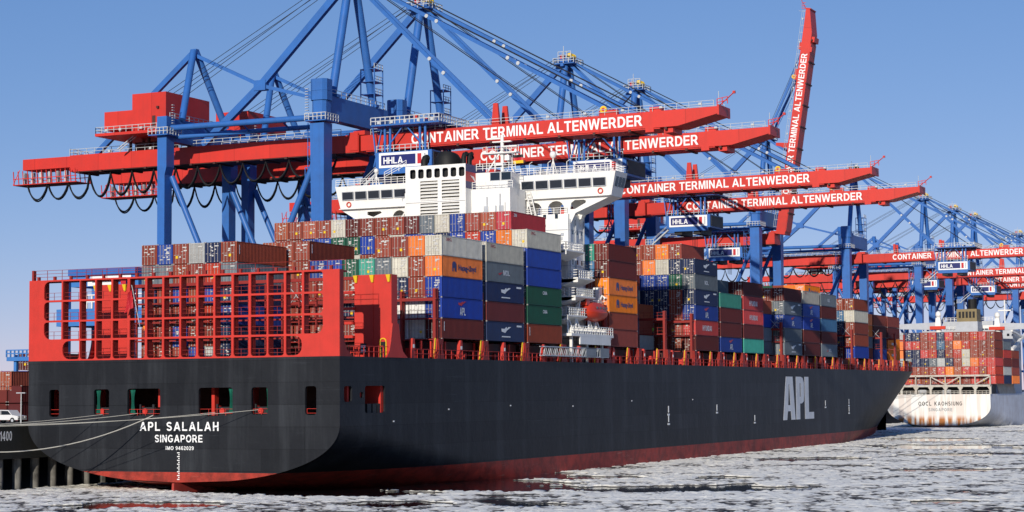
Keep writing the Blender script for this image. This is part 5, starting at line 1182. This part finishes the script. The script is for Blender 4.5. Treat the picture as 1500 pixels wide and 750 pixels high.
# ------------------------------------------------------------------ the far ship
def far_ship():
    fx, fy = 385.0, -7.0; w2 = 15.6
    t = empty('container_ship', (fx, fy, 0), 'white sterned older container ship with rust streaks, moored beyond the black bow', 'ship')
    O = (fx, fy, 0); dz = 10.1
    mt, tt, b = nodes('far_hull_white'); L = tt.links.new; b.inputs['Roughness'].default_value = .5
    tc = tt.nodes.new('ShaderNodeTexCoord'); sp = tt.nodes.new('ShaderNodeSeparateXYZ'); L(tc.outputs['Object'], sp.inputs[0])
    n = tt.nodes.new('ShaderNodeTexNoise'); mp = tt.nodes.new('ShaderNodeMapping'); mp.inputs['Scale'].default_value = (.3, .55, .05); L(tc.outputs['Object'], mp.inputs[0]); L(mp.outputs[0], n.inputs['Vector']); n.inputs['Scale'].default_value = 1; n.inputs['Detail'].default_value = 6
    r = tt.nodes.new('ShaderNodeMapRange'); r.inputs[1].default_value = .46; r.inputs[2].default_value = .54; L(n.outputs['Fac'], r.inputs[0])
    zl = tt.nodes.new('ShaderNodeMapRange'); zl.inputs[1].default_value = 3.9; zl.inputs[2].default_value = 2.6; zl.inputs[3].default_value = .24; zl.inputs[4].default_value = 1.0; L(sp.outputs[2], zl.inputs[0])
    mu = tt.nodes.new('ShaderNodeMath'); mu.operation = 'MULTIPLY'; L(r.outputs[0], mu.inputs[0]); L(zl.outputs[0], mu.inputs[1])
    mx = tt.nodes.new('ShaderNodeMix'); mx.data_type = 'RGBA'; mx.inputs[6].default_value = (.76, .75, .70, 1); mx.inputs[7].default_value = (.45, .15, .025, 1); L(mu.outputs[0], mx.inputs[0])
    lt = tt.nodes.new('ShaderNodeMath'); lt.operation = 'LESS_THAN'; lt.inputs[1].default_value = .75; L(sp.outputs[2], lt.inputs[0])
    m2 = tt.nodes.new('ShaderNodeMix'); m2.data_type = 'RGBA'; m2.inputs[7].default_value = (.32, .05, .03, 1); L(lt.outputs[0], m2.inputs[0]); L(mx.outputs[2], m2.inputs[6]); L(m2.outputs[2], b.inputs['Base Color'])
    FW = mt
    FG = mat('far_hull_grey', (.72, .73, .76), .5, dirt=.3, scale=.3, streak=.35, dirtcol=(.25, .14, .08))
    def hw(X, z):
        zb = .4 - .12 * X; T = 6.5 - .13 * X
        zb = max(zb, -6); T = max(T, -3)
        if z >= T: return w2
        if z <= zb: return 0
        u = (z - zb) / (T - zb); return w2 * (1 - (1 - u) ** 2.2) ** (1 / 2.2)
    pr = [(hw(0, z), z) for z in np.linspace(.4, 6.6, 22)]
    outer = [(-y, z) for y, z in pr] + [(-w2, dz), (w2, dz)] + [(y, z) for y, z in pr[1:]][::-1]
    mb = MB(); mb.plate(outer, [], .3, lambda u, v, d: (fx + d, fy + u, v)); mb.build('transom', FW, t, O)
    mb = MB(); xs = [.3, 4, 8, 14, 22, 32, 45, 70, 120, 200, 262]; K = 16
    for s in (-1, 1):
        n0 = len(mb.v)
        for X in xs:
            zb = max(.4 - .12 * X, -6)
            for j in range(K):
                z = zb + (dz - zb) * (j / (K - 1)) ** 1.2; mb.v.append((fx + X, fy + s * max(0, hw(X, z) * (1 if X < 210 else .15)), z))
        for i in range(len(xs) - 1):
            for j in range(K - 1): a = n0 + i * K + j; f = (a, a + 1, a + K + 1, a + K); mb.f.append(f); mb.mi.append(0)
    mb.quad([(fx, fy - w2, dz - .02), (fx + 262, fy - w2, dz - .02), (fx + 262, fy + w2, dz - .02), (fx, fy + w2, dz - .02)], 0)
    mb.build('hull', FG, t, O, smooth=True)
    put_text('OOCL KAOHSIUNG', 1.2, t, (-.02, 6.0, 6.7), FACE_AFT, DARK, .0, width=13.2, spacing=2.2); put_text('SINGAPORE', .95, t, (-.02, 3.0, 5.0), FACE_AFT, GREY, .0, width=7.2, spacing=2.2)
    # open stern deck with frames
    fr = MB(); ys = np.linspace(-w2, w2, 8)
    for y in ys: fr.box(fx + .1, fx + .7, fy + y - .3, fy + y + .3, dz, 12.3); fr.box(fx + .1, fx + .5, fy + y - .15, fy + y + .15, 12.9, 15.6)
    fr.box(fx, fx + 3, fy - w2, fy + w2, 12.3, 12.9); fr.box(fx + .1, fx + .5, fy - w2, fy + w2, 15.4, 15.9)
    for k, (a, b2) in enumerate(zip(ys[:-1], ys[1:])):
        fr.plate([(a + .3, 12.3), (a + .9, 12.3), (a + .3, 11.4)], [], .4, lambda u, v, d: (fx + .15 + d, fy + u, v)); fr.plate([(b2 - .3, 12.3), (b2 - .3, 11.4), (b2 - .9, 12.3)], [], .4, lambda u, v, d: (fx + .15 + d, fy + u, v))
        if k in (0, 2, 3, 6): fr.beam((fx + .3, fy + a, 13 if k % 2 else 15.4), (fx + .3, fy + b2, 15.4 if k % 2 else 13), .3, .3)
    fr.rail([(fx + .2, fy - w2, dz), (fx + .2, fy + w2, dz)], 1.0, .06, 1.2)
    for i in range(10): fr.beam((fx + 16 + i * 2.6, fy - w2 + .1, dz), (fx + 15 + i * 2.6, fy - w2 + .8, 13.2), .3, .9)
    fr.build('stern_frame', mat('far_frame', (.52, .50, .44), .55, dirt=.45, scale=.5, streak=.4, dirtcol=(.3, .18, .1)), t, O)
    bk = MB(); bk.box(fx + 3, fx + 13, fy - w2 + .9, fy + w2 - .9, dz, 12.9); bk.build('stern_shade_box', BLACK, t, O)  # black box added as the shade under the stern cargo
    for y in (fy + 5, fy - 2.4): 
        wn = MB(); wn.path([(fx + 1.6, y - .8, dz + .8), (fx + 1.6, y + .8, dz + .8)], .6, 10); wn.box(fx + 1.1, fx + 2.1, y - 1.2, y - .9, dz, dz + 1.3); wn.box(fx + 1.1, fx + 2.1, y + .9, y + 1.2, dz, dz + 1.3); wn.build('mooring_winch', [LGREY], t, O)
    # its cargo
    rows = ['RRRRbbRRmbbRb', 'RRRRbbbRomRRR', 'oRolnnRlnRoRb', 'oolnbRRnbcRrb', 'RRRRbbncoRbbb', 'lnlnbbnRbRRbb']
    cap = ['RRRrbbRRbbRbR', 'RRRbbbRorRRbR', 'glgnnglnbcoRR', 'oonnRRnbRcbbb', 'ooRRbbsboRbbb', 'glnnbRnRbbRRb']
    z = 13.1; fst = MB()
    for tier, s in enumerate(cap):
        for r in range(13):
            y = fy + 15.6 - 1.25 - 2.5 * r - .15     # from port to starboard
            ch = s[r]
            if tier == 5 and r in (0,): continue
            zz = z + (0 if tier == 0 else 3.0 + 2.6 * (tier - 1) - .3)
            container(fx + 2.2 if tier == 0 else fx + 1.5, y, zz, ALIAS[ch], '%s container, %s tier, %s row from the left on the white sterned ship' % (ALIAS[ch], TNAME[tier], ['leftmost', 'second', 'third', 'fourth', 'fifth', 'sixth', 'seventh', 'eighth', 'ninth', 'tenth', 'eleventh', 'twelfth', 'rightmost'][r]), 'containers stacked on the white sterned ship', None) if SHOWFAR(fx, y, zz) else fst.box(fx + 1.5, fx + 1.5 + CL, y - CW / 2, y + CW / 2, zz, zz + CH, hk.index(ALIAS[ch]))
    tag(fst.build('container_stacks', list(CM.values()), recalc=False), kind='stuff')
    side = {0: 'nobb', 1: 'lcRb', 2: 'mRmr', 3: 'cgRb', 4: 'lRbb'}
    for bay, hgt in ((1, 5), (2, 4)):
        for tier in range(hgt):
            for r in (12, 11):
                ch = (['nlmRg', 'obmbb'][bay - 1])[tier % 5] if r == 12 else 'b'
                container(fx + 1.5 + bay * 13.4, fy + 15.6 - 1.4 - 2.5 * r, z + 2.6 * tier, ALIAS[ch], '%s container, %s tier %s, %s bay behind the white ship stern stack' % (ALIAS[ch], TNAME[tier], 'outermost' if r == 12 else 'inboard', ['first', 'second'][bay - 1]), 'containers stacked on the white sterned ship', None)
    # house, funnel and deck cranes beyond the cargo
    hs = MB(); hs.box(fx + 44, fx + 58, fy - 14.5, fy + 14.5, dz, 30.5); hs.box(fx + 46, fx + 56, fy - 8, fy + 8, 30.5, 33.5); hs.build('accommodation', LGREY, t, O)
    fn = MB(); fn.box(fx + 34, fx + 41, fy - 5.5, fy + 1.5, dz, 33.0, 0); fn.box(fx + 34.5, fx + 40.5, fy - 5.2, fy + 1.2, 33.0, 37.0, 1)
    for i in range(5): fn.box(fx + 34.4, fx + 34.5, fy - 4.6 + i * 1.1, fy - 3.9 + i * 1.1, 34.2, 36.2, 2)
    fn.path([(fx + 37, fy - 3.4, 37), (fx + 37, fy - 3.4, 40.2)], 1.4, 14, 2); fn.build('funnel', [LGREY, mat('funnel_buff', (.25, .19, .09), .6, dirt=.5), BLACK], t, O)
    for (x, y, k) in ((fx + 12, fy + 2.0, 1), (fx + 30, fy - 12.5, -1)):
        cr = MB(); cr.path([(x, y, dz), (x, y, 30.5)], .9, 14); cr.taper((x - .9, x + .9, y - .9, y + .9), 30.5, (x - .7, x + .7, y - .7, y + .7), 33.6); cr.path([(x, y, 33.6), (x, y, 34.3), (x, y, 35.2), (x, y, 35.6)], [.5, .9, .8, .3], 12); cr.build('crane_pedestal', WHITE, t, O)
        j = MB(); j.hexa([(x - .7, y, 29.8), (x + .7, y, 29.8), (x + .4, y + k * 19, 30.6), (x - .4, y + k * 19, 30.6), (x - .7, y, 32.2), (x + .7, y, 32.2), (x + .4, y + k * 19, 31.6), (x - .4, y + k * 19, 31.6)]); j.build('crane_jib', LGREY, t, O)
        rb = MB(); rb.box(x - 1.6, x - .9, y - 2.4, y + 2.4, 30.0, 31.0); rb.build('crane_gear', ORNG, t, O)
    mm = MB(); mm.path([(fx + 45, fy - 12, 30), (fx + 45, fy - 12, 40)], .22, 8); mm.box(fx + 44.6, fx + 45.4, fy - 14, fy - 10, 36.5, 36.9); mm.box(fx + 43.9, fx + 44, fy - 12, fy - 4, 31, 32, 0)
    mm.rail([(fx + 44, fy - 14.4, 30.5), (fx + 44, fy + 14.4, 30.5)], 1.2, .08, 1.2); mm.rail([(fx + 46, fy - 8, 33.5), (fx + 46, fy + 8, 33.5)], 1.2, .08, 1.2)
    mm.beam((fx + 40, fy - 15, 24), (fx + 60, fy - 17, 31), .8, .8); mm.beam((fx + 40, fy - 15, 30), (fx + 60, fy - 17, 27), .6, .6); mm.build('mast', WHITE, t, O)
    pt = MB()
    for i in range(9): pt.box(fx + 43.96, fx + 43.995, fy - 13.5 + i * 2.8, fy - 12.7 + i * 2.8, 28.4, 29.2)
    pt.build('window', GLASS, t, O)
def SHOWFAR(x, y, z):
    v = Vector((x, y, z + 1.3)) - CC; d = v.dot(CF); px = 750 + FPX * v.dot(CR) / d
    return px > 1325
far_ship()

# ------------------------------------------------------------------ ropes, quay things, people
def rope(a, b, sag, r, label, mt=ROPE):
    a, b = Vector(a), Vector(b); pts = []
    for i in range(25):
        t = i / 24; p = a.lerp(b, t); p.z -= sag * 4 * t * (1 - t); pts.append(tuple(p))
    mb = MB(); mb.path(pts, r, 6); tag(mb.build('mooring_rope', mt, smooth=True), label, 'rope', 'mooring ropes at the stern')
def bollard(x, label):
    t = empty('bollard', (x, 27.0, QZ), label, 'bollard', 'bollards on the quay edge')
    b = MB(); b.path([(x, 27, QZ), (x, 27, QZ + .45), (x, 27, QZ + .6), (x, 27, QZ + .75)], [.35, .3, .48, .4], 14); b.build('post', DARK, t, (x, 27.0, QZ), smooth=True)
    b = MB(); b.box(x - .55, x + .55, 26.45, 27.55, QZ, QZ + .08); b.build('base_plate', DARK, t, (x, 27.0, QZ))
bollard(-26, 'black bollard on the quay edge holding the thick sagging white rope'); bollard(-33, 'black bollard on the quay edge holding the thin taut ropes')
rope((-.05, 3.6, 9.35), (-26, 27, 8.9), 3.9, .065, 'thick white mooring rope sagging from the stern down past the quay number')
rope((-.05, 11.2, 9.5), (-33, 27, 8.85), .8, .035, 'thin rope from the leftmost winch opening to the quay')
rope((-.05, 5.9, 9.6), (-33, 27.1, 8.9), .9, .038, 'thin rope from the left wide stern opening to the quay')
rope((-.05, -5.5, 9.7), (-33, 26.9, 8.92), .9, .032, 'thin rope from the right wide stern opening to the quay')
rope((-.05, -11.6, 10.0), (-33, 26.8, 8.98), .9, .032, 'longest thin rope, from the small right stern opening to the quay')
for i, (y, tx, ty) in enumerate(((3.0, 344, -4), (0.5, 345, -5), (-4, 343.5, -6))):
    mb = MB(); a, b = Vector((384.9, y - 4, 10.6)), Vector((338 - 8 + i, 22.9, 8.9)); mb.path([tuple(a.lerp(b, k / 12) - Vector((0, 0, 1.2 * 4 * (k / 12) * (1 - k / 12)))) for k in range(13)], .06, 5)
    tag(mb.build('mooring_rope', ROPE), 'dark thin mooring rope slanting across the white stern, %s of three' % ['upper', 'middle', 'lower'][i], 'rope', 'mooring ropes of the white sterned ship')

def car():
    x, y, z = 5.8, 30.8, QZ
    t = empty('parked_car', (x, y, z), 'silver white off road car parked on the quay by the lamp post', 'car')
    O = (x, y, z); hl = 2.3
    # profile in y (length along the quay crosswise) and z
    b = MB(); prof = [(-2.3, .45), (-2.3, .95), (-1.35, 1.08), (-.75, 1.72), (1.7, 1.76), (2.2, 1.1), (2.3, .95), (2.3, .45)]
    b.plate([(u, v) for u, v in prof][::-1], [], 1.8, lambda u, v, d: (x - .9 + d, y + u, z + v)); b.build('body', mat('car_white', (.7, .7, .7), .3, dirt=.1), t, O)
    g = MB()
    for xx in (x - .912, x + .902):
        g.plate([(1.55, 1.66), (.55, 1.66), (.55, 1.12), (1.95, 1.12)], [], .01, lambda u, v, d: (xx + d, y + u, z + v)); g.plate([(.45, 1.66), (-.68, 1.62), (-1.2, 1.12), (.45, 1.12)], [], .01, lambda u, v, d: (xx + d, y + u, z + v))
    g.build('window', GLASS, t, O)
    for yy in (-1.4, 1.45):
        for xx in (x - .92, x + .68):
            w = MB(); w.path([(xx, y + yy, z + .38), (xx + .24, y + yy, z + .38)], .38, 16, 0); w.path([(xx - .01, y + yy, z + .38), (xx + .25, y + yy, z + .38)], .2, 12, 1); w.build('wheel', [RUBBER, LGREY], t, O)
    l = MB(); l.box(x - .8, x - .45, y - 2.33, y - 2.3, z + .7, z + .9); l.box(x + .45, x + .8, y - 2.33, y - 2.3, z + .7, z + .9); l.build('headlight', WPAINT, t, O)
car()
def lamp(x, y, label):
    t = empty('street_lamp', (x, y, QZ), label, 'lamp')
    p = MB(); p.path([(x, y, QZ), (x, y, 12.2)], [.09, .06], 8); p.build('post', GALV, t, (x, y, QZ)); h = MB(); h.box(x - .15, x + .15, y - .7, y + .7, 12.2, 12.32); h.build('lamp_head', LGREY, t, (x, y, QZ))
lamp(2.5, 26.0, 'slim grey lamp post on the quay edge left of the stern')
cdist = (('rust brown', 20, 43.3, QZ + 4.4, 'rust brown container on the dark row at the left edge'), ('blue', 36, 53.5, QZ + 4.7, 'blue container just right of the rust brown one at the left edge'), ('blue', 36, 56.2, QZ + 4.7, 'blue container farther left behind the rust brown one'),
         ('maroon', 44, 59.5, QZ + 7.6, 'maroon container on top behind the blue ones at the left edge'), ('navy blue', 50, 62.5, QZ + 4.9, 'navy container on the quay yard close to the black hull'))
for c, x, y, z, lab in cdist: container(x, y, z, c, lab, 'containers in the yard at the left edge')
for i in range(6):
    for k in range(2):
        if k and i < 0: continue
        container(20.0 + 14 * (i // 3), 41.5 + 2.6 * (i % 3) + (3 if i > 2 else 0), QZ + .1 + 2.3 * 0 + k * 2.25 * (1 if k else 0), 'maroon', 'dark maroon container, %s of the low row at left edge, %s' % (['first', 'second', 'third', 'fourth', 'fifth', 'sixth'][i], ['on the ground', 'upper layer'][k]), 'containers in the yard at the left edge', turned=True) if i < 3 else None
def yard_crane():
    x, y = 60, 60
    t = empty('yard_crane', (x, y, QZ), 'light blue yard crane seen through the left openings of the red lattice', 'crane')
    O = (x, y, QZ); LB = mat('yard_blue', (.05, .19, .50), .45, dirt=.3)
    for yy in (50.6, 64):
        for xx in (x, x + 8):
            l = MB(); l.box(xx - .5, xx + .5, yy - .6, yy + .6, QZ, 31); l.build('leg', LB, t, O)
    b = MB(); b.box(x - 1.0, x + 9.0, 46.5, 65.2, 23.2, 26.0); b.box(x - .8, x + 8.8, 49, 62.4, 29.6, 31.4); b.build('beam', LB, t, O)
    b = MB(); b.box(x - 1.4, x + 9, 49.2, 62.6, 31.41, 32.5); b.build('trolley_house', BLUE, t, O)
    s = MB(); s.box(x - 1.44, x - 1.405, 50, 58, 30.4, 31.2, 0); s.box(x - 1.45, x - 1.41, 51, 52, 29.8, 30.9, 1); s.rail([(x - 1, 48, 26), (x - 1, 60, 26)], 2.2, .1, 1.0); s.box(x - .9, x - .81, 54, 59, 29.7, 30.9, 0); s.build('trim', [WPAINT, SIGNRED], t, O)
    y2 = empty('yard_crane', (30, 62, QZ), 'pale blue steel gantry frame just above the yard boxes at the left edge', 'crane'); m = MB()
    for xx in (30, 34): m.box(xx, xx + .5, 46.2, 46.7, QZ, 17.9); m.box(xx, xx + .5, 49.5, 50, QZ, 17.9)
    m.build('leg', LB, y2, (30, 62, QZ)); m = MB(); m.box(29.6, 35, 45.8, 51, 17.0, 17.6); m.rail([(29.6, 45.8, 17.6), (29.6, 51, 17.6)], 1.0, .1, .7); m.build('beam', LB, y2, (30, 62, QZ))
yard_crane()
def person(x, y, z, top, label, facing=0, helmet=WPAINT):
    t = empty('person', (x, y, z), label, 'person', 'crew on deck')
    V = [(0, 0, .95), (0, 0, 1.15), (0, 0, 1.40), (0, 0, 1.52), (0, 0, 1.64), (0, 0, 1.76), (0, .10, .92), (.02, .12, .5), (0, .13, .06), (-.12, .13, .03), (0, -.10, .92), (-.1, -.12, .5), (.05, -.13, .06), (-.07, -.13, .03),
         (0, .20, 1.43), (-.03, .27, 1.15), (-.22, .22, 1.0), (0, -.20, 1.43), (-.02, -.28, 1.15), (-.2, -.24, .98), (-.28, .20, .98), (-.26, -.22, .97)]
    E = [(0, 1), (1, 2), (2, 3), (3, 4), (4, 5), (0, 6), (6, 7), (7, 8), (8, 9), (0, 10), (10, 11), (11, 12), (12, 13), (2, 14), (14, 15), (15, 16), (2, 17), (17, 18), (18, 19), (16, 20), (19, 21)]
    rad = [.15, .15, .16, .06, .10, .085, .10, .075, .05, .045, .10, .075, .05, .045, .075, .055, .04, .075, .055, .04, .038, .038]
    me = bpy.data.meshes.new('body'); me.from_pydata(V, E, []); o = link('body', me, t); me.materials.append(TROUS)
    md = o.modifiers.new('skin', 'SKIN')
    for i, r in enumerate(rad): me.skin_vertices[0].data[i].radius = (r, r)
    me.skin_vertices[0].data[0].use_root = True
    s2 = o.modifiers.new('sub', 'SUBSURF'); s2.levels = 1; s2.render_levels = 1
    bpy.context.view_layer.update()
    m2 = bpy.data.meshes.new_from_object(o.evaluated_get(bpy.context.evaluated_depsgraph_get())); o.modifiers.clear(); o.data = m2; m2.name = 'body'
    m2.materials.clear()
    for q in (TROUS, top, SKIN): m2.materials.append(q)
    for p in m2.polygons:
        zc = p.center.z; p.material_index = 2 if zc > 1.52 or (zc < 1.03 and p.center.x < -.17) else (1 if zc > .88 else 0); p.use_smooth = True
    h = MB(); h.path([(0, 0, 1.72), (0, 0, 1.78), (0, 0, 1.84), (0, 0, 1.88)], [.125, .125, .10, .04], 12); h.path([(-.1, 0, 1.72), (-.2, 0, 1.71)], [.08, .05], 8); h.build('helmet', helmet, t, smooth=True)
    hr = MB(); hr.path([(.06, 0, 1.6), (.05, 0, 1.7)], [.075, .095], 10); hr.build('hair', TROUS, t, smooth=True)
    t.rotation_euler = (0, 0, facing); t.scale = (1.05, 1.05, 1.05)
person(123.4, -14.9, 21.45, VEST, 'person in a bright green vest standing between stacks amidships', .2, VEST)
person(2.0, 6.3, 18.97, VESTO, 'person in orange with a white helmet standing inside the stern lattice', .1)
bpy.context.view_layer.update()
